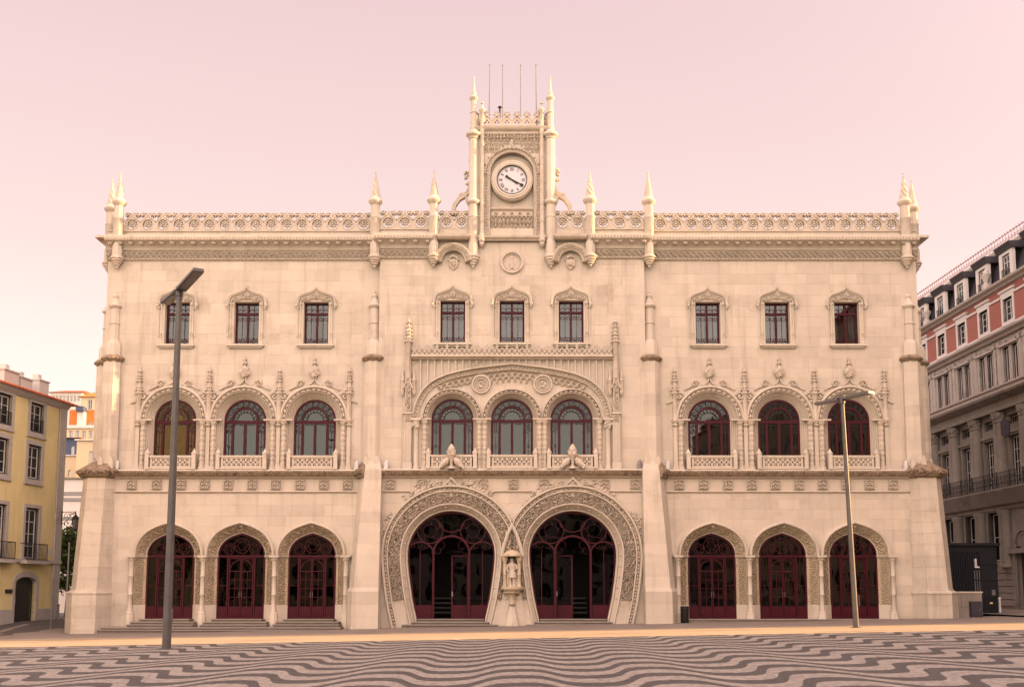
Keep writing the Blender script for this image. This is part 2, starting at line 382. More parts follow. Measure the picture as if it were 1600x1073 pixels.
# ------------------------------------------------------------------ ornament height fields (u metres along, v 0..1 across, W width)
def rosettes(P):
    def fn(U, V, W):
        k = np.floor(U/P); x = U-(k+0.5)*P; y = (V-0.5)*W; r = np.hypot(x, y); t = np.arctan2(y, x)
        R0 = 0.46*min(P, W)
        pet = np.clip(2.6*np.clip(1-np.abs(r/R0-0.50)/0.34, 0, 1)*(0.30+0.70*np.cos(4*t+k)), 0, 1)
        mid = np.clip(2*(1-r/(0.24*R0)), 0, 1)
        ring = np.clip(2.2*(1-np.abs(r/R0-1.04)/0.15), 0, 0.9)
        cor = np.clip(2*(1-np.hypot(np.abs(x)-P/2, np.abs(y)-W/2)/(0.24*W)), 0, 0.9)
        return np.maximum.reduce([pet, mid, ring, cor])
    return fn
def vine(P, seed=0.0):
    def fn(U, V, W):
        k = np.floor(U/P); d = np.where(k % 2 == 0, 1, -1); x = U-(k+0.5)*P; y = (V-0.5)*W
        r = np.hypot(x, y); t = np.arctan2(y, x)*d
        sp = 0.5+0.5*np.cos(t+2*PI*r/(0.30*W)+k*1.7)
        lf = 0.5+0.5*np.cos(5*t-9*r/W+seed+k)
        h = np.clip(2.6*(sp-0.42), 0, 1)*np.clip(0.35+0.9*lf, 0, 1)
        st = np.clip(1-np.abs(y-d*0.36*W*np.cos(PI*x/P))/(0.09*W), 0, 1)*0.9
        j = 0.5+0.5*np.sin(41*U+3*np.sin(23*V*W))*np.sin(37*V*W+5*np.sin(13*U))
        return np.clip(np.maximum(h*np.clip(0.35+0.9*j, 0, 1), st), 0, 1)
    return fn
def twin_vine(P):
    f = vine(P)
    return lambda U, V, W: f(U+P*0.5*(V > 0.5), (V*2) % 1, W/2)
def lattice(P):
    def fn(U, V, W):
        a = np.abs(np.sin(PI*(U/P+V*W/P))); b = np.abs(np.sin(PI*(U/P-V*W/P)))
        m = np.minimum(a, b); h = np.clip(1-m/0.38, 0, 1)
        c = np.clip((np.minimum(a, b)-0.72)/0.25, 0, 1)*0.8
        return np.maximum(h, c)
    return fn
def beads(P):
    def fn(U, V, W):
        x = ((U/P) % 1)-0.5; y = V-0.5
        return np.clip(1-(x*x*4.6+y*y*4.6), 0, 1)**0.5
    return fn
def rope(P):
    def fn(U, V, W):
        return np.clip(1-4*(V-0.5)**2, 0, 1)**0.5*(0.55+0.45*np.cos(2*PI*(U/P+V*0.8)))
    return fn
def leaves(P):
    def fn(U, V, W):
        x = ((U/P) % 1)-0.5
        w = 0.46*np.sqrt(np.clip(1-V, 0, 1))+0.04
        h = np.clip(1-np.abs(x)/w, 0, 1)
        return np.clip(h*1.4, 0, 1)*(0.6+0.4*np.cos(2*PI*V*2.5+6*np.abs(x)))
    return fn
def tracery(P):
    def fn(U, V, W):
        x = ((U/P) % 1)-0.5; x2 = ((U/P+0.5) % 1)-0.5; y = V*W/P
        def gothic(xx, y0):
            yy = y-y0; r = np.hypot(np.abs(xx)+0.22, np.clip(yy, 0, 9)); return np.clip(1-np.abs(r-0.70)/0.09, 0, 1)*(yy > -0.3)
        h = np.maximum(gothic(x, 0.15), gothic(x2, 0.15)); h = np.maximum(h, np.maximum(gothic(x, 0.85), gothic(x2, 0.85)))
        r = np.hypot(x, (y % 0.7)-0.38); h = np.maximum(h, np.clip(1-np.abs(r-0.17)/0.07, 0, 1)*0.8)
        return h
    return fn
def carved_columns(r):
    return lambda rr, a, z: rr+0.022*math.cos(a*4+z*14)*math.cos(a*4-z*14)

# ================================================================== GROUND
def ground_z(x, y):
    z = 0.0172*min(max(x, -30), 42)
    a = min(max((-x-22.5)/3.5, 0), 1); b = min(max((y+5)/10, 0), 1)
    return z+0.62*a*a*(3-2*a)*b*b*(3-2*b)
def sheet(name, xs, ys, dz, mat, **props):
    m = MB(); n = len(ys)
    m.add([(x, y, ground_z(x, y)+dz) for x in xs for y in ys], [(i*n+j, (i+1)*n+j, (i+1)*n+j+1, i*n+j+1) for i in range(len(xs)-1) for j in range(n-1)])
    return m.obj(name, mat, None, True, recalc=False, **props)
GX = [-900, -300, -120, -60, -42, -36]+[x*1.0 for x in range(-32, 46, 2)]+[48, 60, 120, 300, 900]
sheet('ground', GX, [-900, -300, -120, -60, -30, -15, -9]+[y*1.0 for y in range(-8, 14, 2)]+[20, 40, 90, 200, 900], -0.12, 'asphalt', kind='structure')
XS = [-36]+[x*1.0 for x in range(-34, 44, 2)]
sheet('wave_pavement', XS, [-60, -40, -25, -15.3], 0.0, 'wave', kind='structure')
sheet('sunlit_border_pavement', XS, [-15.3, -12, -9.0], 0.0, 'sunlit_border', kind='structure')
sheet('pavement', [x for x in XS if -26 <= x <= 26], [-9.0, -6, -4, -2, 0, 2], 0.004, 'pave', kind='structure')
sheet('lane_pavement', [-36, -34, -32, -30, -28, -27, -26, -25, -24, -23, -22, -21], [-9.0, -6, -4, -2, 0.0, 2, 4, 6, 8, 12, 30, 60], -0.008, 'asphalt', kind='structure')
rp = sheet('side_pavement', [26, 28, 30, 32, 34, 36], [-7.0, -4, 0, 6, 12, 40], 0.09, 'pave', kind='structure')
for i in range(17):                      # kerb stones of the raised pavement on the right
    x = 23.6+i*0.62
    MB().box(-0.30, 0.30, -0.16, 0.16, -0.15, 0.13).obj('kerb_stone', 'kerb', rp, loc=(x, -6.9-0.2*math.exp(-i), ground_z(x, -7)))

# ================================================================== RAILWAY STATION
ST = thing('railway_station', 'pale limestone railway station with twin horseshoe doorways and a clock tower', 'building')
AX = [10.44, 14.14, 17.84]               # bay axes of a wing
CXC = [-3.14, 0.0, 3.14]                 # bay axes of the centre
Z_SC0, Z_SC1 = 7.60, 8.03                # lower string course
WX, CW, Y_C = 21.65, 7.05, -0.30         # outer corner, half width of centre block, its front plane
HX, HR, HZ = 3.16, 2.26, 3.65            # horseshoe centre, radius, height of centre

def fourcent(w, h):
    r1 = 0.85*w; a = arc(w-r1, 0, r1, 0, 56, 9); p = a[-1]; c = (p[0]-0.30*w/1.235, p[1]+0.19*w/1.235)
    q = [((1-t)**2*p[0]+2*t*(1-t)*c[0], (1-t)**2*p[1]+2*t*(1-t)*c[1]+t*t*h) for t in [i/6 for i in range(1, 7)]]
    right = a+q                           # right spring -> apex
    left = [(-x, z) for x, z in right]
    return left+list(reversed(right))[1:]   # left spring -> apex -> right spring
def door_path(w=1.235, z0=0.36, zs=3.60, h=1.18):
    return [(-w, z0)]+[(x, z+zs) for x, z in fourcent(w, h)]+[(w, z0)]
def win_path(w=1.10, z0=8.3, zs=10.75):
    return [(-w, z0)]+arc(0, zs, w, 180, 0, 20)+[(w, z0)]
def offset(path, d):
    p, n = normals2(path); return [tuple(a+b*d) for a, b in zip(p, n)]
def shoe_half(z):
    return float(np.interp(z, [-0.7, 0.36, 1.37, 2.36, 3.2, HZ], [1.50, 1.77, 2.0, 2.15, 2.245, HR]))
def shoe_path(cx, z0):
    zs = list(np.linspace(z0, HZ, 12))
    left = [(-shoe_half(z), z) for z in zs]; right = [(shoe_half(z), z) for z in reversed(zs)]
    return [(cx+x, z) for x, z in left[:-1]+arc(0, HZ, HR, 180, 0, 30)+right[1:]]
def shift(lp, dx): return [(x+dx, z) for x, z in lp]

# ---- walls with their openings
DOOR_HOLE = offset(door_path(z0=-0.7), 0.42)
WIN_HOLE_W = offset(win_path(z0=8.06), 0.35)
WIN_HOLE_C = offset(win_path(z0=8.06), 0.22)
TOPW_HOLE = rect(-0.66, 0.66, 14.78, 17.08)
for s in (-1, 1):
    loops = [rect(*sorted((s*(CW-0.2), s*WX)), -0.75, 20.55)]
    for a in AX:
        loops += [shift(DOOR_HOLE, s*a), shift(WIN_HOLE_W, s*a), shift(TOPW_HOLE, s*a)]
    MB().prism(loops, 0.0, 0.55).obj('wing_wall', 'stone', ST)
    MB().box(*sorted((s*WX, s*(WX-0.55))), 0.56, 16, -0.75, 20.55).obj('side_wall', 'stone', ST)
loops = [rect(-CW, CW, -0.75, 20.55)]
for s in (-1, 1): loops.append(offset(shoe_path(s*HX, -0.7), 0.32))
for a in CXC: loops += [shift(WIN_HOLE_C, a), shift(TOPW_HOLE, a)]
CWALL = MB().prism(loops, Y_C, 0.35).obj('centre_wall', 'stone', ST)
m = MB().box(-WX, WX, 16, 16.4, -0.75, 20.5); m.obj('back_wall', 'stone', ST)
MB().box(-WX, WX, 0.6, 16, 20.2, 20.5).obj('flat_roof', 'greystone', ST)
m = MB()
for z in (-0.55, 7.4, 14.2): m.box(-WX+0.56, WX-0.56, 0.7, 15.9, z, z+0.3)
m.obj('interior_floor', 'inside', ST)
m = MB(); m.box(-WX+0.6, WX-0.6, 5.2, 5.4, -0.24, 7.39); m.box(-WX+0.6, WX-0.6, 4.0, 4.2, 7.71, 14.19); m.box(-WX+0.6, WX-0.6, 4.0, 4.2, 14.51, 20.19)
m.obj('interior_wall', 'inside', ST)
for i in range(4):  # pale bars standing in for lines reflected in the door glass
    MB().box(-1.7, 2.6, 4.0+i*0.25, 4.3+i*0.25, 0.55+i*0.26, 0.64+i*0.26).obj('reflection_bar', 'reflection_pale', ST, loc=(-HX+0.2, 0, 0))
    MB().box(-1.7, 1.0, 4.0+i*0.25, 4.3+i*0.25, 0.55+i*0.26, 0.64+i*0.26).obj('reflection_bar', 'reflection_pale', ST, loc=(HX, 0, 0))

# ---- ashlar facing, one stone at a time; the row splits around every opening
forb = []                                # (x centre, list of (z0, z1, halfwidth fn))
def free_spans(x0, x1, z0, z1, blocks):
    iv = []
    for f in blocks:
        r = f(z0, z1)
        if r: iv.append(r)
    iv.sort(); out = []; cur = x0
    for a, b in iv:
        if a > cur: out.append((cur, min(a, x1)))
        cur = max(cur, b)
        if cur >= x1: break
    if cur < x1: out.append((cur, x1))
    return [(a, b) for a, b in out if b-a > 0.12]
def fr(x0, x1, za, zb):
    return lambda z0, z1: (x0, x1) if z1 > za and z0 < zb else None
def fd(cx, cz, r):
    def g(z0, z1):
        dz = 0 if z0 <= cz <= z1 else min(abs(z0-cz), abs(z1-cz))
        if dz >= r: return None
        h = math.sqrt(r*r-dz*dz); return (cx-h, cx+h)
    return g
def bay_forbid(cx, hw, arch_r):
    return [fr(cx-hw-0.15, cx+hw+0.15, -1, 3.6), fd(cx, 3.62, 2.02)]
wing_f = {}
for s in (-1, 1):
    L = []
    for a in AX:
        c = s*a
        L += [fr(c-1.98, c+1.98, -1, 3.62), fd(c, 3.55, 2.08), fr(c-1.98, c+1.98, 8.0, 10.8), fd(c, 10.75, 2.02), fr(c-0.35, c+0.35, 12.5, 14.2),
              fr(c-1.08, c+1.08, 14.55, 17.1), fd(c, 16.9, 1.05)]
    for k in (8.59, 12.29, 15.99, 19.69): L.append(fr(s*k-0.22, s*k+0.22, 10, 13.6))
    L += [fr(-30, 30, 6.85, 8.06), fr(-30, 30, 19.30, 30)]
    for q, r, zt in ((21.2, 0.62, 15.0), (7.32, 0.62, 15.0), (21.2, 0.36, 17.7), (7.32, 0.36, 17.7), (21.1, 0.42, 30), (7.32, 0.42, 30)):
        L.append(fr(s*q-r, s*q+r, 18.9 if zt == 30 else 8, zt))
    wing_f[s] = L
cf = [fr(-30, 30, 6.85, 8.06), fr(-30, 30, 19.30, 30), fr(-5.75, 5.75, 8.0, 14.75), fd(0, 19.2, 0.72)]
for s in (-1, 1):
    cf += [fd(s*HX, HZ, 3.66), fr(s*HX-3.55, s*HX+3.55, -1, HZ), fr(s*5.45-0.3, s*5.45+0.3, 8, 16.1), fd(s*3.1, 19.3, 1.1), fr(s*4.17-0.45, s*4.17+0.45, 18.8, 30), fr(s*2.07-0.45, s*2.07+0.45, 18.8, 30)]
for a in CXC: cf += [fr(a-1.08, a+1.08, 14.55, 17.1), fd(a, 16.9, 1.05)]
blocks = []
def rows(x0, x1, y, L, seed):
    rnd = random.Random(seed); z = -0.55
    while z < 19.3:
        h = rnd.choice([0.52, 0.56, 0.60]); z1 = min(z+h, 19.3)
        if z < 6.85 < z1: z1 = 6.85
        if z < 8.06 < z1: z1 = 8.06
        off = rnd.uniform(0, 1.2)
        for a, b in free_spans(x0, x1, z, z1, L):
            x = a
            first = True
            while x < b-0.02:
                w = rnd.uniform(0.95, 1.65) if not first else rnd.uniform(0.5, 1.5); first = False
                e2 = min(x+w, b)
                if b-e2 < 0.3: e2 = b
                blocks.append((x, e2, z, z1, y)); x = e2
        z = z1
rows(-20.75, -7.9, 0.0, wing_f[-1], 3); rows(7.9, 20.75, 0.0, wing_f[1], 4); rows(-6.75, 6.75, Y_C, cf, 5)
def stone_block(m, b):
    x0, x1, z0, z1, y = b; j = 0.004; t = 0.007
    x0 += j; x1 -= j; z0 += j; z1 -= j; c = 0.006
    m.add([(x0,y-0.0005,z0),(x1,y-0.0005,z0),(x1,y-0.0005,z1),(x0,y-0.0005,z1),(x0+c,y-t,z0+c),(x1-c,y-t,z0+c),(x1-c,y-t,z1-c),(x0+c,y-t,z1-c)],
          [(4,5,6,7),(0,1,5,4),(1,2,6,5),(2,3,7,6),(3,0,4,7)])
blocks.sort(key=lambda b: -(b[1]-b[0])*(b[3]-b[2]))
WB = link('ashlar_facing', None, ST)
for b in blocks[:290]:
    m = MB(); stone_block(m, b); m.obj('stone_block', 'block', WB, recalc=False)
m = MB()
for b in blocks[290:]: stone_block(m, b)
m.obj('stone_blocks', 'block', WB, recalc=False, kind='stuff')

# ---- upper rectangular windows
def upper_window():
    fr_ = MB().bar(rect(-0.615, 0.615, 14.825, 17.035), 0.09, 0.30, 0.42, True).mesh('window', 'red')
    ch = []
    ch.append(('mullion', MB().box(-0.05, 0.05, 0.285, 0.40, 14.86, 17.0).mesh('mullion', 'red'), []))
    ch.append(('transom', MB().box(-0.57, 0.57, 0.29, 0.41, 16.43, 16.56).mesh('transom', 'red'), []))
    g = MB()
    for s in (-1, 1):
        c = s*0.31
        g.box(c-0.012, c+0.012, 0.325, 0.345, 14.86, 16.43); g.box(c-0.012, c+0.012, 0.325, 0.345, 16.56, 17.0)
        for z in (16.14, 15.14): g.box(c-0.26, c+0.26, 0.325, 0.345, z, z+0.02)
        for d in (-0.13, 0.13):
            g.bar(arc(c+d, 16.16, 0.13, 180, 0, 8), 0.022, 0.32, 0.345)
            g.bar(arc(c+d, 16.62, 0.13, 180, 0, 8), 0.022, 0.32, 0.345)
            g.bar(arc(c+d, 15.12, 0.12, 360, 180, 8), 0.022, 0.32, 0.345)
            g.bar([(c+d-0.1, 14.88), (c+d, 15.1), (c+d+0.1, 14.88)], 0.02, 0.32, 0.345)
    ch.append(('iron_tracery', g.mesh('iron_tracery', 'red'), []))
    for s in (-1, 1):
        x0, x1 = sorted((s*0.05, s*0.57))
        ch.append(('pane', MB().box(x0, x1, 0.355, 0.36, 14.86, 16.43).mesh('pane', 'glass_clear'), []))
        ch.append(('pane', MB().box(x0, x1, 0.355, 0.36, 16.56, 17.0).mesh('pane', 'glass_clear'), []))
    return ('window', fr_, ch)
def curtain_mesh(side, full):
    m = MB(); n = 28; w = 0.30 if not full else 0.52; x0 = 0.60 if side > 0 else -0.60
    v = []
    for i in range(n+1):
        x = x0-side*w*i/n; y = 0.72+0.035*math.sin(i*1.3)
        v += [(x, y, 14.6), (x, y, 17.1)]
    m.add(v, [(2*i, 2*i+2, 2*i+3, 2*i+1) for i in range(n)])
    return m.mesh('curtain', 'curtain', True, recalc=False)
def upper_surround(dy):
    m = MB()
    for s in (-1, 1):
        for q, r, y in ((0.74, 0.035, -0.02), (0.84, 0.045, -0.03), (0.97, 0.032, -0.01)):
            m.lathe([(r*1.6, 14.77), (r*1.6, 14.9), (r*1.15, 14.95), (r, 15.0), (r, 15.35), (r*1.3, 15.37), (r, 15.4), (r, 16.72), (r*1.7, 16.80), (r*1.7, 16.98)] if q != 0.97 else
                    [(0.001, 15.12), (r*1.4, 15.2), (r, 15.3), (r, 16.75), (r*1.6, 16.85), (r*1.6, 16.98)], s*q, y, 8)
        m.box(*sorted((s*0.66, s*0.80)), -0.03, 0.02, 14.78, 17.04)
        m.blob((s*1.03, -0.12, 16.88), (0.10, 0.09, 0.14)); m.blob((s*0.98, -0.10, 16.74), (0.06, 0.06, 0.09)); m.blob((s*0.79, -0.10, 16.93), (0.10, 0.08, 0.09))
    hood = [(-1.05, 16.95), (-1.04, 17.15), (-0.96, 17.34), (-0.80, 17.47), (-0.56, 17.55), (-0.36, 17.62), (-0.18, 17.70), (-0.07, 17.79), (0, 17.90)]
    hood = hood+[(-x, z) for x, z in reversed(hood[:-1])]
    m.sweep(hood, [(-0.13, 0.0), (-0.13, -0.10), (-0.06, -0.18), (-0.01, -0.20), (0.03, -0.12), (0.03, 0.0)])
    m.sweep([(x*0.83, (z-16.9)*0.78+16.9) for x, z in hood], [(-0.07, 0.0), (-0.05, -0.10), (0.0, -0.12), (0.03, 0.0)])
    m.blob((0, -0.12, 17.93), (0.05, 0.05, 0.09))
    tym = MB().prism([[(x*0.86, max((z-16.9)*0.86+16.9, 17.09)) for x, z in hood]+[(0.9, 17.085), (-0.9, 17.085)]], -0.035, 0.2)
    cv = MB(); rnd = random.Random(2)
    for i in range(7): t = 2*PI*i/7; cv.blob((0.12*math.cos(t), -0.09, 17.37+0.115*math.sin(t)), 0.07)
    cv.blob((0, -0.13, 17.37), 0.07)
    for s in (-1, 1):
        for i in range(6): t = 2*PI*i/6; cv.blob((s*0.42+0.09*math.cos(t), -0.085, 17.25+0.07*math.sin(t)), 0.055)
        cv.blob((s*0.42, -0.11, 17.25), 0.05)
        for q in range(4): cv.blob((s*(0.22+q*0.02), -0.07, 17.24+0.04*q), 0.045)
        for q in range(4): cv.blob((s*(0.60+q*0.055), -0.07, 17.17+0.02*q), 0.05)
    sill = MB().box(-0.98, 0.98, -0.20, 0.24, 14.66, 14.775); sill.box(-0.9, 0.9, -0.12, -0.001, 14.57, 14.659)
    return ('window_surround', m.mesh('window_surround', 'stone', True), [('tympanum', tym.mesh('tympanum', 'carve'), []), ('carving', cv.mesh('carving', 'carve'), []), ('sill', sill.mesh('sill', 'stone'), [])])
UW = upper_window(); US = upper_surround(0)
CUR = [curtain_mesh(-1, False), curtain_mesh(1, False), curtain_mesh(-1, True), curtain_mesh(1, True)]
upper_axes = [(-AX[2], 0, 1), (-AX[1], 0, 1), (-AX[0], 0, 0)]+[(c, Y_C, 3) for c in CXC]+[(AX[0], 0, 2), (AX[1], 0, 3), (AX[2], 0, 0)]
for x, y, cur in upper_axes:
    w = place(UW, ST, (x, y, 0)); place(US, ST, (x, y, 0))
    if cur in (0, 1): link('curtain', CUR[0], w)
    if cur == 0: link('curtain', CUR[1], w)
    if cur in (2, 3): link('curtain', CUR[2], w); link('curtain', CUR[3], w)

# ---- round-headed windows of the first floor
def round_window():
    W = 1.10
    f = MB().bar(offset(win_path(W, 8.35), -0.05), 0.11, 0.30, 0.44)
    f.box(-1.05, 1.05, 0.30, 0.44, 8.30, 8.42)
    ch = [('transom', MB().box(-1.045, 1.045, 0.285, 0.42, 10.58, 10.73).mesh('transom', 'red'), [])]
    for x, w in ((-0.655, 0.13), (0, 0.13), (0.655, 0.13)):
        ch.append(('stile', MB().box(x-w/2, x+w/2, 0.29, 0.42, 8.42, 10.58).mesh('stile', 'red'), []))
    ch.append(('arched_bar', MB().bar(arc(0, 10.75, 0.66, 180, 0, 18), 0.10, 0.29, 0.42).mesh('arched_bar', 'red'), []))
    g = MB(); w = 0.024
    for i in range(9):
        t = PI*(i+0.5)/9; c = (0.875*math.cos(t), 10.75+0.875*math.sin(t))
        g.bar(circle(c[0], c[1], 0.135, 12), w, 0.325, 0.35, True)
        g.bar(circle(c[0], c[1], 0.06, 8), w, 0.325, 0.35, True)
        t2 = PI*i/9; g.bar([(0.72*math.cos(t2), 10.75+0.72*math.sin(t2)), (1.03*math.cos(t2), 10.75+1.03*math.sin(t2))], w, 0.325, 0.35)
        d = (0.52*math.cos(t), 10.75+0.52*math.sin(t)); g.bar(circle(d[0], d[1], 0.085, 10), w, 0.325, 0.35, True)
    g.bar(arc(0, 10.75, 0.42, 180, 0, 14), w*1.2, 0.325, 0.35); g.bar(arc(0, 10.75, 0.74, 180, 0, 18), w, 0.325, 0.35); g.bar(arc(0, 10.75, 1.01, 180, 0, 20), w, 0.325, 0.35)
    for s in (-1, 1):
        for z in (10.42, 10.16): g.bar(circle(s*0.86, z, 0.11, 10), w, 0.325, 0.35, True); g.bar(circle(s*0.86, z, 0.05, 8), w, 0.325, 0.35, True)
        g.box(s*0.86-0.012, s*0.86+0.012, 0.325, 0.35, 8.42, 10.05)
        for z in (9.35, 8.62): g.bar(circle(s*0.86, z, 0.07, 8), w, 0.325, 0.35, True)
        for q in range(4): g.bar(arc(s*(0.12+0.075+q*0.125), 10.56, 0.065, 180, 400, 8), w, 0.325, 0.35)
    ch.append(('iron_tracery', g.mesh('iron_tracery', 'iron'), []))
    for x0, x1 in ((-1.04, -0.72), (-0.59, -0.065), (0.065, 0.59), (0.72, 1.04)):
        ch.append(('pane', MB().box(x0, x1, 0.36, 0.365, 8.42, 10.58).mesh('pane', 'glass_sky'), []))
    ch.append(('pane', MB().prism([arc(0, 10.74, 1.045, 180, 0, 20)], 0.36, 0.365).mesh('pane', 'glass_sky'), []))
    return ('window', f.mesh('window', 'red'), ch)
def balcony():
    holes = [rect(-1.06, 1.06, 8.19, 8.70)]
    n = 8; c = 2.0/n
    for i in range(n):
        for j in range(2):
            cx = -1.0+c*(i+0.5); cz = 8.325+0.24*j
            for a in range(4):
                holes.append(circle(cx+0.058*math.cos(PI/4+a*PI/2), cz+0.058*math.sin(PI/4+a*PI/2), 0.036, 6))
        if i: holes.append(circle(-1.0+c*i, 8.445, 0.05, 6))
    pn = MB().prism(holes, -0.30, -0.20)
    rail = MB().box(-1.13, 1.13, -0.34, -0.14, 8.70, 8.80).box(-1.13, 1.13, -0.33, -0.15, 8.08, 8.185).box(-1.10, 1.10, -0.14, 0.35, 8.68, 8.74)
    ch = [('balustrade_panel', pn.mesh('balustrade_panel', 'carve'), [])]
    for s in (-1, 1):
        p = MB().box(s*1.22-0.10, s*1.22+0.10, -0.38, -0.10, 8.07, 8.88)
        p.lathe([(0.15, 8.88), (0.16, 8.93), (0.10, 9.0), (0.07, 9.06), (0.03, 9.13), (0.005, 9.2)], s*1.22, -0.24, 8)
        for q in range(6): p.blob((s*1.22+0.11*math.cos(q*1.05), -0.24+0.11*math.sin(q*1.05), 8.92), 0.055)
        ch.append(('balustrade_post', p.mesh('balustrade_post', 'stone'), []))
    return ('balcony', rail.mesh('balcony', 'stone'), ch)
def round_surround(rin, rout):
    """splayed rolls, carved band, outer roll, jambs and patterned columns"""
    P = [(-1.10, 8.06)]+arc(0, 10.75, 1.10, 180, 0, 24)+[(1.10, 8.06)]
    A = arc(0, 10.75, 1.10, 180, 0, 24)
    d = rin-1.10
    base = MB()
    prof = [(0.0, 0.46)]; k = 4
    for i in range(k):                    # stepped half rounds
        a0, a1 = i*d/k, (i+1)*d/k; y0, y1 = 0.36-0.34*i/k, 0.36-0.34*(i+1)/k
        prof += [(a0+0.005, y0), (a0+0.015, y0-0.05), ((a0+a1)/2+0.01, y1-0.02), (a1-0.005, y1+0.01)]
    prof += [(d+0.004, -0.015), (d+0.01, 0.3)]
    base.sweep(A, prof, openprof=True)
    for s in (-1, 1):
        base.sweep([(-1.10, 8.06), (-1.10, 10.75)] if s < 0 else [(1.10, 10.75), (1.10, 8.06)], prof, openprof=True)
    k2 = 1.0 if rout > 1.7 else 0.32
    outer = MB().sweep(A, [(rout-0.20*k2-1.1, 0.0), (rout-0.19*k2-1.1, -0.08), (rout-0.13*k2-1.1, -0.15), (rout-0.06*k2-1.1, -0.13), (rout-0.01-1.1, -0.06), (rout-1.1, 0)])
    outer.sweep(A, [(d+0.002, 0.0), (d+0.01, -0.07), (d+0.045, -0.09), (d+0.06, -0.03), (d+0.06, 0)])
    band = MB().relief(A, d+0.05, rout-0.19*k2-1.1, -0.0, 0.13, beads(0.20), 0.03)
    ch = [('outer_roll', outer.mesh('outer_roll', 'stone', True), []), ('carved_band', band.mesh('carved_band', 'carve', recalc=False), [])]
    xc = rin+0.11
    cap = MB()
    for s in (-1, 1):
        c = MB().lathe([(0.19, 8.06), (0.19, 8.18), (0.15, 8.22), (0.17, 8.27), (0.125, 8.32)]+[(0.125, 8.36+0.05*i) for i in range(19)]+[(0.15, 9.29), (0.15, 9.34)]+[(0.125, 9.38+0.05*i) for i in range(22)], s*xc, -0.08, 16, lambda r, a, z: r+(0.034*math.cos(a*3+z*12)*math.cos(a*3-z*12) if 8.35 < z else 0))
        ch.append(('column', c.mesh('column', 'carve', True), []))
        cp = MB().lathe([(0.125, 10.44), (0.16, 10.5), (0.14, 10.54), (0.20, 10.66)], s*xc, -0.08, 10)
        for q in range(7): cp.blob((s*xc+0.15*math.cos(q*0.9), -0.08-0.13*abs(math.sin(q*0.9)), 10.58), (0.06, 0.05, 0.07))
        cp.box(*sorted((s*1.08, s*rout)), -0.22, 0.05, 10.66, 10.74)
        ch.append(('capital', cp.mesh('capital', 'carve', True), []))
    return ('window_arch', base.mesh('window_arch', 'stone', True), ch)
def crocket_tip(m, x, y, z, s, k=1.0):
    for i in range(14):
        t = i*0.55; r = 0.15*k*(1-i/16); m.blob((x+s*r*math.cos(t+0.5), y-0.02, z+r*math.sin(t+0.5)), 0.045*k)
    for i in range(5): m.blob((x-s*(0.16+0.07*i)*k, y, z-(0.10+0.035*i)*k), (0.06*k, 0.05, 0.055*k))
def finial():
    m = MB()
    m.sweep([(-0.42, 12.56), (-0.20, 12.66), (-0.08, 12.80), (0, 13.05), (0.08, 12.80), (0.20, 12.66), (0.42, 12.56)], [(-0.07, 0), (-0.05, -0.12), (0.02, -0.12), (0.03, 0)])
    for i in range(26):
        t = i*2.4; z = 13.02+0.5*(i/26); r = 0.21*math.sin(PI*min(1, (i+3)/30)); m.blob((r*math.cos(t), -0.10-0.08*abs(math.sin(t)), z), 0.095, 0.4)
    m.lathe([(0.10, 13.05), (0.15, 13.25), (0.12, 13.5), (0.06, 13.58), (0.055, 13.7), (0.12, 13.76), (0.05, 13.8), (0.05, 13.9), (0.09, 13.95), (0.03, 14.0), (0.03, 14.08), (0.005, 14.14)], 0, -0.08, 8)
    for q in range(6): m.blob((0.1*math.cos(q*1.05), -0.08+0.1*math.sin(q*1.05), 13.72), 0.05)
    for s in (-1, 1):
        for ang, k in ((68, 1.25), (36, 1.4)):
            x, z = s*1.98*math.cos(R(ang)), 10.75+1.98*math.sin(R(ang)); crocket_tip(m, x, -0.06, z+0.06, -s if ang > 60 else -s, k)
    return ('arch_finial', m.mesh('arch_finial', 'carve'), [])
def wall_pinnacle(x):
    m = MB()
    m.lathe([(0.005, 10.28), (0.08, 10.34), (0.13, 10.46), (0.10, 10.52), (0.17, 10.60), (0.19, 10.70), (0.15, 10.74), (0.13, 10.78), (0.13, 12.05), (0.17, 12.10), (0.17, 12.2), (0.12, 12.26), (0.105, 12.75), (0.13, 12.8), (0.08, 12.85), (0.07, 13.3), (0.1, 13.34), (0.05, 13.4), (0.02, 13.56)], 0, -0.06, 8)
    for z, r, n in ((12.12, 0.17, 8), (12.3, 0.19, 8), (12.45, 0.13, 6), (12.78, 0.13, 7), (12.95, 0.10, 6), (13.1, 0.09, 6), (13.32, 0.08, 5)):
        for q in range(n): t = 2*PI*q/n+z*3; m.blob((r*math.cos(t), -0.06+r*math.sin(t), z), 0.055)
    for q in range(8): m.blob((0.13*math.cos(q*0.8), -0.06+0.13*math.sin(q*0.8), 10.42), 0.05)
    return ('wall_pinnacle', m.mesh('wall_pinnacle', 'carve', True), [])
def pier_strip():
    m = MB().box(-0.10, 0.10, -0.10, 0.0, 8.06, 10.6).box(-0.16, 0.16, -0.16, 0, 8.05, 8.2).box(-0.13, 0.13, -0.13, 0, 8.2, 8.3)
    return ('pier', m.mesh('pier', 'stone'), [])
RW = round_window(); BAL = balcony(); RSW = round_surround(1.45, 1.85); RSC = round_surround(1.32, 1.57); FIN = finial(); WP = wall_pinnacle(0); PIER = pier_strip()
for s in (-1, 1):
    for a in AX:
        place(RW, ST, (s*a, 0.02, 0)); place(RSW, ST, (s*a, 0, 0)); place(BAL, ST, (s*a, 0, 0)); place(FIN, ST, (s*a, 0, 0))
    for k in (8.59, 12.29, 15.99, 19.69):
        place(WP, ST, (s*k, 0, 0)); place(PIER, ST, (s*k, 0, 0))
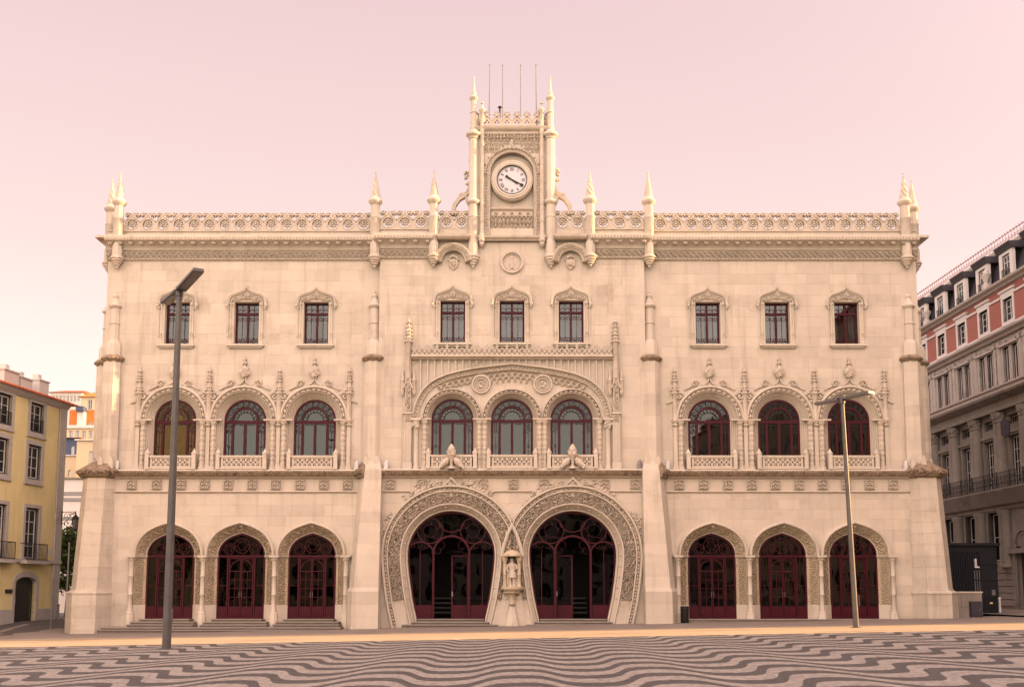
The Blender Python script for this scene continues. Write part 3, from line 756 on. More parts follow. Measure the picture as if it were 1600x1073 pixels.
for a in CXC:
    place(RW, ST, (a, Y_C+0.02, 0)); place(RSC, ST, (a, Y_C, 0)); place(BAL, ST, (a, Y_C, 0))
for k in (-1.57, 1.57): place(PIER, ST, (k, Y_C, 0))

# ---- pointed doorways of the wings
def wing_door():
    W, z0 = 1.235, 0.36
    P = door_path(W, z0)
    f = MB().bar(offset(P, -0.04), 0.08, 0.36, 0.50)
    f.box(-1.19, 1.19, 0.36, 0.50, 0.36, 0.46)
    ch = [('transom', MB().box(-1.185, 1.185, 0.345, 0.48, 3.52, 3.63).mesh('transom', 'red'), [])]
    for x in (-0.70, 0.70): ch.append(('door_post', MB().box(x-0.04, x+0.04, 0.35, 0.48, 0.46, 3.50).mesh('door_post', 'red'), []))
    for s in (-1, 1):
        x0, x1 = sorted((s*0.70, s*1.185)); e0 = x0+(0.055 if s > 0 else 0); e1 = x1-(0 if s > 0 else 0.055)
        p = MB().box(e0, e1, 0.37, 0.46, 0.46, 0.98); p.box(e0+0.08, e1-0.08, 0.355, 0.37, 0.56, 0.88)
        ch.append(('side_panel', p.mesh('side_panel', 'red'), []))
        ch.append(('pane', MB().box(e0, e1, 0.41, 0.415, 0.98, 3.50).mesh('pane', 'glass_dark'), []))
        ch.append(('muntin', MB().box(e0, e1, 0.385, 0.41, 2.04, 2.07).mesh('muntin', 'red'), []))
        d0, d1 = sorted((s*0.003, s*0.643))
        lf = MB().bar(rect(d0+0.035, d1-0.035, 0.50, 3.46), 0.05, 0.37, 0.45, True); lf.box(d0+0.05, d1-0.05, 0.38, 0.44, 0.50, 0.98); lf.box(d0+0.12, d1-0.12, 0.366, 0.38, 0.6, 0.9)
        subs = MB(); mid = (d0+d1)/2
        subs.box(mid-0.015, mid+0.015, 0.385, 0.41, 0.98, 2.78)
        for z in (1.44, 1.89, 2.34): subs.box(d0+0.06, d1-0.06, 0.385, 0.41, z, z+0.03)
        subs.box(d0+0.06, d1-0.06, 0.38, 0.42, 2.77, 2.82)
        subs.bar([(s*0.60, 2.80)]+[(s*(0.05+0.55*math.cos(R(a))), 2.80+0.60*math.sin(R(a))) for a in range(0, 91, 15)], 0.04, 0.385, 0.42)
        ch.append(('door_leaf', lf.mesh('door_leaf', 'red'), []))
        ch.append(('muntin', subs.mesh('muntin', 'red'), []))
        ch.append(('pane', MB().box(d0+0.06, d1-0.06, 0.415, 0.42, 0.98, 3.40).mesh('pane', 'glass_dark'), []))
        ch.append(('door_handle', MB().tube([(s*0.06, 0.36, 1.45), (s*0.06, 0.30, 1.47), (s*0.06, 0.30, 1.70), (s*0.06, 0.36, 1.72)], 0.012).mesh('door_handle', 'metal'), []))
    g = MB(); zs = 3.66
    for c, r in (((-0.68, zs+0.30), 0.28), ((0, zs+0.47), 0.40), ((0.68, zs+0.30), 0.28)):
        g.bar(circle(c[0], c[1], r, 16), 0.026, 0.385, 0.42, True); g.bar(circle(c[0], c[1], r*0.55, 12), 0.018, 0.39, 0.415, True)
        for q in range(6): t = q*PI/3; g.bar([(c[0]+r*0.55*math.cos(t), c[1]+r*0.55*math.sin(t)), (c[0]+r*math.cos(t+0.3), c[1]+r*math.sin(t+0.3))], 0.022, 0.39, 0.415)
    ch.append(('iron_tracery', g.mesh('iron_tracery', 'red'), []))
    ch.append(('pane', MB().prism([[(x*0.96, z+3.60) for x, z in [(a, b*0.96+0.02) for a, b in fourcent(W, 1.18)]]], 0.425, 0.43).mesh('pane', 'glass_dark'), []))
    return ('door', f.mesh('door', 'red'), ch)
_old_relief = MB.relief
def splay_relief(m, path, r0, r1, yin, yout, amp, fn, step=0.035, xlim=None):
    """relief strip whose ground slopes back towards the opening"""
    o = len(m.v); m.relief(path, r0, r1, 0.0, amp, fn, step, xlim)
    p, u = resample(path, step); nv = max(3, int(round((r1-r0)/step))+1)
    for i in range(len(u)*nv):
        V = (i % nv)/(nv-1); x, y, z = m.v[o+i]; m.v[o+i] = (x, y+yin+(yout-yin)*V, z)
    return m
def wing_door_surround():
    W = 1.235; A = [(x, z+3.60) for x, z in fourcent(W, 1.18)]
    roll = MB().sweep(A, [(0.43, 0.0), (0.435, -0.12), (0.48, -0.19), (0.54, -0.19), (0.59, -0.12), (0.61, 0.0)])
    roll.sweep(A, [(0.0, 0.42), (0.01, 0.33), (0.05, 0.31), (0.07, 0.36), (0.07, 0.45)])
    ch = []
    band = splay_relief(MB(), A, 0.06, 0.435, 0.36, -0.02, 0.16, vine(0.40, 1.0), 0.028); ch.append(('carved_band', band.mesh('carved_band', 'ochre', recalc=False), []))
    for s in (-1, 1):
        path = [(-W, 1.07), (-W, 3.52)] if s < 0 else [(W, 3.52), (W, 1.07)]
        ch.append(('carved_jamb', splay_relief(MB(), path, 0.13, 0.47, 0.33, 0.0, 0.13, rosettes(0.40), 0.026).mesh('carved_jamb', 'ochre', recalc=False), []))
        rp_ = MB().sweep(path, [(0.46, 0.0), (0.465, -0.06), (0.5, -0.07), (0.55, -0.0)]); splay_relief(rp_, path, 0.0, 0.13, 0.42, 0.30, 0.06, rope(0.13), 0.03)
        ch.append(('rope_moulding', rp_.mesh('rope_moulding', 'ochre', recalc=False), []))
        pl = MB().frustum([(s*(W-0.0), 0.44), (s*(W+0.0), 0.36), (s*(W+0.40), -0.06), (s*(W+0.56), -0.06), (s*(W+0.56), 0.44)], [(s*(W-0.0), 0.44), (s*(W+0.0), 0.36), (s*(W+0.40), -0.06), (s*(W+0.56), -0.06), (s*(W+0.56), 0.44)], -0.6, 1.07)
        ch.append(('plinth', pl.mesh('plinth', 'stone'), []))
        cp = MB()
        cp.frustum([(s*(W-0.02), 0.42), (s*(W-0.02), 0.34), (s*(W+0.44), -0.13), (s*(W+0.62), -0.13), (s*(W+0.62), 0.0), (s*(W+0.42), 0.4)], [(s*(W-0.05), 0.42), (s*(W-0.05), 0.31), (s*(W+0.42), -0.18), (s*(W+0.62), -0.18), (s*(W+0.62), 0.0), (s*(W+0.42), 0.4)], 3.52, 3.62)
        ch.append(('capital', cp.mesh('capital', 'stone'), []))
    return ('door_arch', roll.mesh('door_arch', 'stone', True), ch)
def colonnette():
    m = MB().lathe([(0.22, -0.6), (0.22, 0.55), (0.19, 0.60), (0.20, 0.66), (0.15, 0.72), (0.16, 0.78), (0.115, 0.86), (0.115, 1.55), (0.14, 1.58), (0.14, 1.62), (0.115, 1.65), (0.115, 2.5), (0.14, 2.53), (0.14, 2.57), (0.115, 2.6), (0.115, 3.22), (0.14, 3.26), (0.12, 3.30), (0.19, 3.46), (0.21, 3.50)], 0, -0.16, 8, rot=PI/8)
    m.box(-0.24, 0.24, -0.40, 0.0, 3.50, 3.60)
    for q in range(8): m.blob((0.15*math.cos(q*0.8), -0.16-0.14*abs(math.sin(q*0.8)), 3.38), (0.05, 0.05, 0.06))
    return ('colonnette', m.mesh('colonnette', 'stone', True), [])
WD = wing_door(); WDS = wing_door_surround(); CO = colonnette()
for s in (-1, 1):
    for a in AX: place(WD, ST, (s*a, 0, 0)); place(WDS, ST, (s*a, 0, 0))
    for k in (8.59, 12.29, 15.99, 19.69): place(CO, ST, (s*k, 0, 0))

# ---- twin horseshoe doorways
for s in (-1, 1):
    cx = s*HX; lim = (-99, -0.03) if s < 0 else (0.03, 99)
    P = shoe_path(cx, -0.45); D = shoe_path(cx, 0.36); y = Y_C
    upz = [p for p in P if True]
    arch = MB().sweep(P, [(0.0, 0.10), (0.0, -0.02), (0.03, -0.07), (0.08, -0.07), (0.10, 0.0), (0.29, y-0.04), (0.31, y-0.10), (0.36, y-0.12), (0.40, y-0.06), (0.41, y)], xlim=lim, openprof=True)
    ho = arch.obj('horseshoe_arch', 'stone', ST, True)
    MB().sweep(P, [(0.98, y), (0.985, y-0.10), (1.03, y-0.13), (1.07, y-0.10), (1.08, y-0.03)], xlim=lim, openprof=True).obj('inner_roll', 'stone', ho, True)
    MB().sweep(P, [(1.20, y-0.03), (1.205, y-0.14), (1.25, y-0.21), (1.31, y-0.21), (1.35, y-0.12), (1.36, y)], xlim=lim, openprof=True).obj('outer_roll', 'stone', ho, True)
    Q = [p for p in P if p[1] > 1.15]
    MB().relief(Q, 0.41, 0.985, y-0.0, 0.15, twin_vine(0.30), 0.024, lim).obj('carved_band', 'carve', ho, recalc=False)
    MB().relief([p for p in P if p[1] > 0.2], 1.075, 1.205, y-0.0, 0.11, beads(0.17), 0.03, lim).obj('bead_band', 'carve', ho, recalc=False)
    # plain stretch near the ground
    for part in ([p for p in P if p[1] < 1.2 and p[0] < cx], [p for p in P if p[1] < 1.2 and p[0] > cx]):
        MB().sweep(part, [(0.41, y), (0.41, y-0.06), (0.98, y-0.06), (0.98, y)], xlim=lim).obj('plinth', 'stone', ho)
    pn, nn = normals2(resample(D, 0.56)[0])
    for i in range(2, len(pn)-2):
        stud = MB(); c = pn[i]+nn[i]*0.19; stud.blob((c[0], (y-0.02)*0.5-0.05, c[1]), 0.06, 0.05)
        stud.obj('stud', 'carve', ho, True)
    # crockets along the outer edge
    cm = MB(); rnd = random.Random(11)
    for ang in (155, 112, 68, 25):
        if (s < 0 and ang == 25) or (s > 0 and ang == 155): continue
        for i in range(34):
            t = rnd.gauss(0, 7 if ang in (112, 68) else 5); r = HR+1.38+abs(rnd.gauss(0, 0.17)); a = R(ang+t)
            if r > HR+1.85: continue
            cm.blob((cx+r*math.cos(a), y-0.06, HZ+r*math.sin(a)), 0.075)
    for sx in (-1, 1):
        for i in range(46):
            q = rnd.random(); x = sx*(0.55+q*1.35); z0 = HZ+math.sqrt(max(0.1, (HR+1.36)**2-x*x)); cm.blob((cx+x, y-0.10, z0+rnd.random()*0.42*(1-q)+0.02), 0.075)
    cm.obj('crockets', 'carve', ho, kind='stuff')
    gb = MB().sweep([(cx-0.50, 7.18), (cx, 7.68), (cx+0.50, 7.18)], [(-0.12, y), (-0.10, y-0.14), (0.0, y-0.16), (0.02, y)])
    for i in range(9): gb.blob((cx+random.uniform(-0.16, 0.16), y-0.05, 7.27+random.random()*0.14), 0.06)
    gb.obj('gablet', 'stone', ho)
    # the red door screen
    f = MB().bar(offset(D, -0.04), 0.09, 0.12, 0.26)
    dr = f.obj('horseshoe_door', 'red', ST)
    def bx(name, x0, x1, z0, z1, y0=0.13, y1=0.24, mat='red'):
        return MB().box(cx+x0, cx+x1, y0, y1, z0, z1).obj(name, mat, dr)
    for sx in (-1, 1):
        bx('door_post', sx*0.93-0.055, sx*0.93+0.055, 0.36, 3.75, 0.10, 0.26)
        x0, x1 = sorted((sx*1.005, sx*1.72)); p = MB().prism([[(cx+x0, 0.36), (cx+x1, 0.36), (cx+(x1+0.15 if sx > 0 else x1), 1.05), (cx+(x0 if sx > 0 else x0-0.15), 1.05)]], 0.15, 0.23)
        p.box(cx+x0+0.1, cx+x1-0.1, 0.13, 0.15, 0.5, 0.92); p.obj('door_panel', 'red', dr)
        bx('muntin', sx*1.62-0.02, sx*1.62+0.02, 1.05, 3.9)
        bx('muntin', sx*1.62-0.10 if sx > 0 else sx*1.62-0.0, sx*1.62 if sx > 0 else sx*1.62+0.10, 1.04, 1.09)
        MB().bar([(cx+sx*(1.62+0.68*math.cos(R(a))), 3.70+0.62*math.sin(R(a))) for a in range(180, 15, -15)] if sx > 0 else [(cx-(1.62+0.68*math.cos(R(a))), 3.70+0.62*math.sin(R(a))) for a in range(180, 15, -15)], 0.07, 0.12, 0.25).obj('arched_bar', 'red', dr)
        cc = (cx+sx*1.12, 4.90)
        MB().bar(circle(cc[0], cc[1], 0.66, 24), 0.05, 0.13, 0.24, True).obj('ring_bar', 'red', dr)
        g = MB(); g.bar(circle(cc[0], cc[1], 0.34, 16), 0.016, 0.15, 0.2, True)
        for q in range(5): t = q*2*PI/5; g.bar([(cc[0]+0.34*math.cos(t), cc[1]+0.34*math.sin(t)), (cc[0]+0.62*math.cos(t+0.5), cc[1]+0.62*math.sin(t+0.5))], 0.022, 0.15, 0.2)
        for q in range(3): g.bar(arc(cx+sx*(1.3+0.35*q), 4.08+0.02*q, 0.10, 180, 400, 8), 0.022, 0.15, 0.2)
        g.bar(arc(cx+sx*0.55, 4.15, 0.2, 90 if sx > 0 else 90, 300 if sx > 0 else -120, 10), 0.018, 0.14, 0.2)
        g.bar(arc(cx+sx*0.72, 3.85, 0.17, 90, 300 if sx > 0 else -120, 10), 0.018, 0.14, 0.2)
        g.obj('iron_tracery', 'red', dr)
    MB().bar([(cx-0.93, 3.72)]+[(cx+0.93*math.cos(R(a)), 3.72+0.90*math.sin(R(a))) for a in range(180, -1, -10)]+[(cx+0.93, 3.72)], 0.10, 0.09, 0.27).obj('door_arch_bar', 'red', dr)
    MB().bar(arc(cx, 5.55, 0.72, 200, 340, 14), 0.05, 0.13, 0.24).obj('arched_bar', 'red', dr)
    # glazing: side lights, fan, inner leaf
    fan = [p for p in offset(D, -0.04) if p[1] > 3.72]
    MB().prism([fan, [(cx+0.93*math.cos(R(a)), 3.721+0.90*math.sin(R(a))) for a in range(180, -1, -10)]], 0.18, 0.185).obj('pane', 'glass_dark', dr)
    for sx in (-1, 1):
        side = [p for p in offset(shoe_path(cx, 1.05), -0.04) if p[1] <= 3.721 and (p[0]-cx)*sx > 0]
        if sx < 0: poly = [(cx-1.0, 1.05)]+side+[(cx-1.0, 3.715)]
        else: poly = [(cx+1.0, 3.715)]+side+[(cx+1.0, 1.05)]
        MB().prism([poly], 0.18, 0.185).obj('pane', 'glass_dark', dr)
    lx = -0.02 if s < 0 else -0.88
    lf = MB().bar(rect(cx+lx+0.04, cx+lx+0.86, 0.40, 3.6), 0.08, 0.55, 0.63, True); lf.box(cx+lx+0.04, cx+lx+0.86, 0.56, 0.62, 0.40, 1.05)
    lf.obj('door_leaf', 'red', dr)
    MB().box(cx+lx+0.08, cx+lx+0.82, 0.585, 0.59, 1.05, 3.56).obj('pane', 'glass_dark', dr)
    MB().box(cx+lx+0.03, cx+lx+0.09, 0.53, 0.56, 1.5, 1.75).obj('door_handle', 'metal', dr)

# ---- niche between the horseshoes
ny = Y_C
N = MB()
N.sweep([(-0.62, 3.55), (-0.50, 4.1), (-0.30, 4.72), (0, 5.30), (0.30, 4.72), (0.50, 4.1), (0.62, 3.55)], [(-0.17, ny-0.05), (-0.16, ny-0.22), (-0.08, ny-0.28), (0.0, ny-0.26), (0.02, ny-0.05)])
NO = N.obj('niche', 'stone', ST, True)
MB().relief([(0, 3.6), (0, 4.85)], -0.35, 0.35, ny-0.04, 0.14, vine(0.3), 0.03).obj('carving', 'carve', NO, recalc=False)
can = MB().lathe([(0.44, 3.52), (0.47, 3.58), (0.45, 3.66), (0.38, 3.74), (0.24, 3.82), (0.06, 3.88)], 0, ny-0.28, 12)
for q in range(12): can.blob((0.45*math.cos(q*PI/6), ny-0.28+0.45*math.sin(q*PI/6), 3.58), 0.07)
can.obj('canopy', 'ochre', NO, True)
for sx in (-1, 1):
    MB().lathe([(0.13, 1.98), (0.13, 2.06), (0.095, 2.1), (0.095, 2.6), (0.11, 2.62), (0.095, 2.65), (0.095, 3.2), (0.12, 3.26), (0.16, 3.4), (0.17, 3.52)], sx*0.36, ny-0.24, 10).obj('colonnette', 'ochre', NO, True)
sh = MB().lathe([(0.11, 1.05), (0.16, 1.10), (0.13, 1.16), (0.16, 1.5), (0.22, 1.6), (0.40, 1.72), (0.47, 1.82), (0.56, 1.86), (0.57, 1.97), (0.50, 1.985)], 0, ny-0.22, 16)
for q in range(16): sh.blob((0.36*math.cos(q*PI/8), ny-0.22+0.36*math.sin(q*PI/8), 1.70), 0.07)
sh.obj('bracket', 'ochre', NO, True)
MB().lathe([(0.5, -0.4), (0.45, 0.0), (0.20, 0.9), (0.13, 1.12)], 0, ny-0.05, 8).obj('bracket_shaft', 'stone', NO, True)
for sx in (-1, 1):
    MB().prism([[(sx*0.05, 1.7), (sx*0.45, 1.7), (sx*0.9, -0.3), (sx*0.45, -0.3)]], ny-0.09, ny).obj('plinth', 'stone', NO)

# statue: one continuous remeshed body
def statue():
    bm = MB()
    def ell(c, r): 
        b = bmesh.new(); bmesh.ops.create_uvsphere(b, u_segments=12, v_segments=8, radius=1.0)
        bm.add([(c[0]+v.co.x*r[0], c[1]+v.co.y*r[1], c[2]+v.co.z*r[2]) for v in b.verts], [tuple(v.index for v in f.verts) for f in b.faces]); b.free()
    bm.lathe([(0.25, 0.0), (0.25, 0.05), (0.23, 0.06)], 0, 0, 12)
    for s in (-1, 1):
        ell((s*0.09, -0.08, 0.09), (0.06, 0.12, 0.045))                                   # shoes
        bm.tube([(s*0.09, 0, 0.06), (s*0.095, 0, 0.30), (s*0.10, -0.02, 0.42), (s*0.095, 0, 0.72), (s*0.08, 0, 0.86)], [0.05, 0.068, 0.06, 0.09, 0.10], 10)
    bm.lathe([(0.21, 0.50), (0.22, 0.55), (0.185, 0.8), (0.15, 0.95), (0.165, 1.05), (0.20, 1.2), (0.19, 1.3), (0.08, 1.37)], 0, 0, 14, lambda r, a, z: r*(1+0.07*math.cos(9*a)*(z < 0.95))*(0.72+0.28*abs(math.cos(a))))
    bm.tube([(0, 0, 1.32), (0, 0, 1.46)], 0.06, 8); ell((0, -0.01, 1.52), (0.082, 0.095, 0.115))
    ell((0, -0.11, 1.51), (0.018, 0.03, 0.03)); ell((0, 0.02, 1.56), (0.095, 0.095, 0.09))
    for s in (-1, 1): ell((s*0.05, -0.055, 1.40), (0.04, 0.05, 0.03)); ell((s*0.085, 0, 1.51), (0.018, 0.03, 0.035))
    ell((0, -0.03, 1.37), (0.13, 0.12, 0.035))                                            # ruff
    bm.tube([(-0.19, 0, 1.27), (-0.26, -0.01, 1.05), (-0.22, -0.13, 0.90)], [0.07, 0.058, 0.042], 8); ell((-0.21, -0.16, 0.89), (0.04, 0.05, 0.045))
    bm.tube([(0.19, 0, 1.27), (0.26, -0.02, 1.04), (0.16, -0.15, 0.98)], [0.07, 0.058, 0.042], 8); ell((0.13, -0.17, 0.98), (0.045, 0.045, 0.04))
    for k in range(5): bm.tube([(-0.26+0.13*k, 0.10, 1.28-0.02*abs(k-2)), (-0.29+0.145*k, 0.13, 0.7), (-0.30+0.15*k, 0.12, 0.08)], [0.05, 0.07, 0.085], 6)   # cloak
    bm.tube([(-0.21, -0.17, 0.90), (-0.24, -0.12, 0.10)], 0.025, 6)                        # sword held point down
    for k in range(5): q = -0.2+0.03*k; ell((-0.2+0.012*k, -0.19, 0.87+0.012*k), (0.014, 0.03, 0.012))
    o = bm.obj('statue', 'carve', None, True)
    md = o.modifiers.new('r', 'REMESH'); md.mode = 'VOXEL'; md.voxel_size = 0.014; md.use_smooth_shade = True
    return o
stt = statue(); stt.location = (0, ny-0.30, 1.985); stt.scale = (0.98, 0.98, 0.90)
stt['label'] = 'small stone figure in a cloak standing in the niche between the horseshoe doorways'; stt['category'] = 'statue'

# ---- steps in front of the doors (the square drops towards the left)
SP = link('steps', None, ST)
def step(x0, x1, yf, yb, z0, z1):
    """tread with a nosing over a set-back riser"""
    m = MB().box(x0, x1, yf, yb, z1-0.045, z1); m.box(x0+0.03, x1-0.03, yf+0.09, yb-0.01, z0, z1-0.0455); m.obj('step', 'kerb', SP)
for a in AX:
    x = -a
    step(x-1.30, x+1.30, -0.45, 0.6, 0.10, 0.345); step(x-1.62, x+1.62, -0.78, 0.55, 0.0, 0.215); step(x-1.70, x+1.70, -1.10, 0.5, -0.2, 0.085)
step(-20.70, -8.62, -1.50, 0.45, -0.45, -0.045); step(-20.73, -8.62, -1.85, 0.4, -0.8, -0.165)
step(8.65, 20.7, -0.75, 0.5, -0.3, 0.345)
for s in (-1, 1):
    step(s*HX-1.72, s*HX+1.72, -0.20, 0.6, -0.2, 0.345); step(s*HX-1.95, s*HX+1.95, -0.58, 0.55, -0.4, 0.21); step(s*HX-2.45, s*HX+2.45, -0.98, 0.5, -0.6, 0.075)

# ---- buttresses
def octo(cx, cy, r, rot=PI/8): return [(cx+r*math.cos(rot+i*PI/4)/math.cos(PI/8), cy+r*math.sin(rot+i*PI/4)/math.cos(PI/8)) for i in range(8)]
def turret(parent, x, y, ztop=17.57, capz=14.3):
    """octagonal shaft, carved collar, slim upper stage and bulb finial"""
    m = MB().courses(octo(x, y, 0.48), octo(x, y, 0.45), 7.9, 13.82, 0.62); m.obj('shaft', 'block', parent)
    c = MB().lathe([(0.46, 13.78), (0.56, 13.86), (0.62, 13.98), (0.56, 14.08), (0.47, 14.14)], x, y, 16)
    for i in range(20): c.blob((x+0.58*math.cos(i*PI/10), y+0.58*math.sin(i*PI/10), 13.96), 0.07)
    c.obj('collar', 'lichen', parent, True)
    u = MB().lathe([(0.42, 14.12), (0.41, 14.75), (0.32, 14.92), (0.28, 14.98), (0.26, 15.0), (0.25, 15.85), (0.29, 15.88), (0.29, 15.93), (0.25, 15.96), (0.24, 16.72), (0.33, 16.78), (0.36, 16.86), (0.30, 16.93), (0.20, 17.1), (0.11, 17.28), (0.13, 17.34), (0.15, 17.40), (0.10, 17.50), (0.03, 17.56), (0.05, 17.60), (0.01, 17.68)], x, y, 8, rot=PI/8)
    u.obj('upper_stage', 'stone', parent, True)
    for t in (-1, 1):                     # little gablets where the shaft leaves the ledge
        MB().prism([[(x+t*0.27-0.13, 8.1), (x+t*0.27+0.13, 8.1), (x+t*0.27+0.12, 8.55), (x+t*0.27, 8.8), (x+t*0.27-0.12, 8.55)]], y-0.55, y-0.40).obj('gablet', 'stone', parent)
for s in (-1, 1):
    # outer, at the corner
    b = link('corner_buttress', None, ST)
    top = [(20.80, 0.02), (21.12, -0.48), (22.02, -0.48), (22.46, 0.02), (22.46, 1.6), (20.80, 1.6)]
    bot = [(20.74, 0.02), (21.12, -1.02), (22.16, -1.02), (22.74, -0.2), (22.74, 1.8), (20.74, 1.8)]
    pl = [(20.70, 0.02), (21.06, -1.16), (22.28, -1.16), (22.94, -0.3), (22.94, 1.9), (20.70, 1.9)]
    T = lambda P: [(s*x, y) for x, y in P]
    MB().courses(T(bot), T(top), 1.82, 7.62).obj('battered_shaft', 'block', b)
    MB().courses(T(pl), T(pl), -0.8, 1.62, 0.6).obj('plinth', 'block', b)
    def grow(P, k): 
        cx_, cy_ = 21.75, 0.6; return [(cx_+(x-cx_)*(1+k/1.0), cy_+(y-cy_)*(1+k/1.6)) for x, y in P]
    m = MB().frustum(T(grow(pl, 0.03)), T(grow(pl, 0.03)), 1.62, 1.70); m.frustum(T(grow(pl, 0.03)), T(grow(bot, 0.03)), 1.70, 1.80); m.frustum(T(grow(bot, 0.05)), T(grow(bot, 0.02)), 1.80, 1.86); m.obj('base_moulding', 'stone', b)
    m = MB().frustum(T(grow(top, 0.0)), T(grow(top, 0.28)), 7.60, 7.72); m.frustum(T(grow(top, 0.28)), T(grow(top, 0.45)), 7.72, 7.95); m.frustum(T(grow(top, 0.45)), T(grow(top, 0.36)), 7.95, 8.06)
    m.frustum(T(grow(top, 0.36)), T([(20.85, 0.02), (21.05, -0.35), (21.75, -0.35), (22.0, 0.02), (22.0, 1.4), (20.85, 1.4)]), 8.06, 8.5)
    gp = grow(top, 0.44); rnd = random.Random(5)
    for (a, c_) in ((gp[0], gp[1]), (gp[1], gp[2]), (gp[2], gp[3]), (gp[3], gp[4])):
        n = int(math.hypot(c_[0]-a[0], c_[1]-a[1])/0.085)
        for i in range(n): q = (i+0.5)/n; m.blob((s*(a[0]+(c_[0]-a[0])*q), a[1]+(c_[1]-a[1])*q, 7.92+rnd.uniform(-0.07, 0.07)), 0.07)
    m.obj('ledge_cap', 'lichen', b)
    turret(b, s*21.15, 0.02)
    t2 = link('side_turret', None, ST); turret(t2, s*21.95, 1.15)
    # inner, at the edge of the projecting centre
    b = link('buttress', None, ST)
    top = [(6.74, Y_C+0.02), (6.76, -0.72), (7.62, -0.72), (8.02, 0.02)]
    bot = [(6.74, Y_C+0.02), (6.76, -1.22), (8.02, -1.22), (8.50, 0.02)]
    pl = [(6.74, Y_C+0.02), (6.755, -1.30), (8.10, -1.30), (8.62, 0.02)]
    MB().courses(T(bot), T(top), 1.95, 8.02).obj('battered_shaft', 'block', b)
    MB().frustum(T([(6.76, Y_C+0.02), (6.76, -0.71), (7.60, -0.71), (7.98, 0.02)]), T([(6.9, 0.02), (6.92, -0.44), (7.55, -0.44), (7.78, 0.02)]), 8.021, 8.75).obj('sloped_top', 'stone', b)
    MB().courses(T(pl), T(pl), -0.8, 1.75, 0.62).obj('plinth', 'block', b)
    MB().frustum(T(pl), T(bot), 1.75, 1.95).obj('plinth_slope', 'stone', b)
    m = MB(); e0, e1 = (7.64, -0.66), (8.02, 0.0)
    for q in range(2): m.frustum(T([(7.62, -0.70), (7.75+q*0.06, -0.86), (8.22+q*0.06, 0.02), (7.62, 0.02)]), T([(7.62, -0.70), (7.85, -0.95), (8.34, 0.02), (7.62, 0.02)] if q == 0 else [(7.5, -0.45), (7.6, -0.45), (7.8, 0.02), (7.5, 0.02)]), 7.62 if q == 0 else 8.0, 8.0 if q == 0 else 8.55)
    for i in range(46): q = rnd.random(); m.blob((s*(7.86+0.46*q+rnd.uniform(-0.03, 0.03)), -0.93+0.9*q, 7.78+rnd.random()*0.26), 0.065)
    m.obj('ledge_cap', 'lichen', b)
    turret(b, s*7.32, -0.05 if True else 0)

# ---- lower string course, frieze blocks, thin moulding
def course(name, x0, x1, y, segs=True):
    o = MB().sweep([(x0, 7.6), (x1, 7.6)], [(0.0, y), (0.02, y-0.10), (0.07, y-0.16), (0.10, y-0.22), (0.33, y-0.36), (0.40, y-0.36), (0.46, y-0.30), (0.47, y)]).obj(name, 'stone', ST, True)
    splay = MB(); L = x1-x0; n = int(L/0.032); v = []; nv = 9
    u = np.linspace(0, L, n+1); V = np.linspace(0, 1, nv); U, VV = np.meshgrid(u, V, indexing='ij'); h = beads(0.15)(U, VV*1.0, 0.3)*0.6+lattice(0.17)(U+0.07, VV, 0.3)*0.5
    pts = np.stack([x0+U, y-0.225-0.15*VV-0.07*h, 7.70+0.28*VV], -1).reshape(-1, 3)
    idx = np.arange((n+1)*nv).reshape(n+1, nv); f = np.stack([idx[:-1,:-1], idx[1:,:-1], idx[1:,1:], idx[:-1,1:]], -1).reshape(-1, 4)
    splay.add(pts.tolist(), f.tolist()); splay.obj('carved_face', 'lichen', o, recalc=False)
    MB().sweep([(x0, 6.86), (x1, 6.86)], [(0, y), (0.01, y-0.05), (0.06, y-0.10), (0.11, y-0.07), (0.12, y)]).obj('thin_moulding', 'carve', o, True)
    return o
CL = course('string_course', -20.8, -8.05, 0); CR = course('string_course', 8.05, 20.8, 0); CC = course('string_course', -7.0, 7.0, Y_C)
for c in (CL, CR, CC):
    pass
rb = MB().relief([(-0.24, 7.04), (0.24, 7.04)], 0.0, 0.50, -0.0, 0.16, rosettes(0.48), 0.026)
rb.box(-0.25, 0.25, -0.05, 0.0, 7.03, 7.55); RBM = rb.mesh('frieze_block', 'carve', recalc=False)
for px in [206, 245, 283, 320, 357, 394, 431, 469, 506, 543]: link('frieze_block', RBM, CL, (Xp(px, 757), 0, 0))
for px in [1061, 1099, 1137, 1174, 1211, 1248, 1285, 1322, 1358, 1395]: link('frieze_block', RBM, CR, (Xp(px, 757), 0, 0))
for px in [610, 658.5, 754, 802, 849.5, 944.5, 992]: link('frieze_block', RBM, CC, (Xp(px, 757, Y_C), Y_C, 0))

# ---- the arcade over the horseshoes
y = Y_C
AR = link('arcade', None, ST)
big = [(645, 652), (648, 636), (653, 623), (661, 610), (672, 599), (684, 592), (700, 585.5), (718, 581), (738, 577), (760, 574), (783, 571.5), (800, 569.5)]
bigp = [(Xp(a, b, y), Zp(b, y)) for a, b in big]; bigp += [(-x, z) for x, z in reversed(bigp[:-1])]
bigp = resample(bigp, 0.22)[0].tolist()
MB().sweep(bigp, [(-0.30, y), (-0.28, y-0.10), (-0.25, y-0.12), (-0.22, y-0.05), (-0.06, y-0.05), (-0.05, y-0.18), (0.0, y-0.24), (0.06, y-0.18), (0.07, y)]).obj('great_arch', 'stone', AR, True)
MB().relief(bigp, -0.21, -0.07, y-0.0, 0.14, beads(0.2), 0.03).obj('carved_band', 'carve', AR, recalc=False)
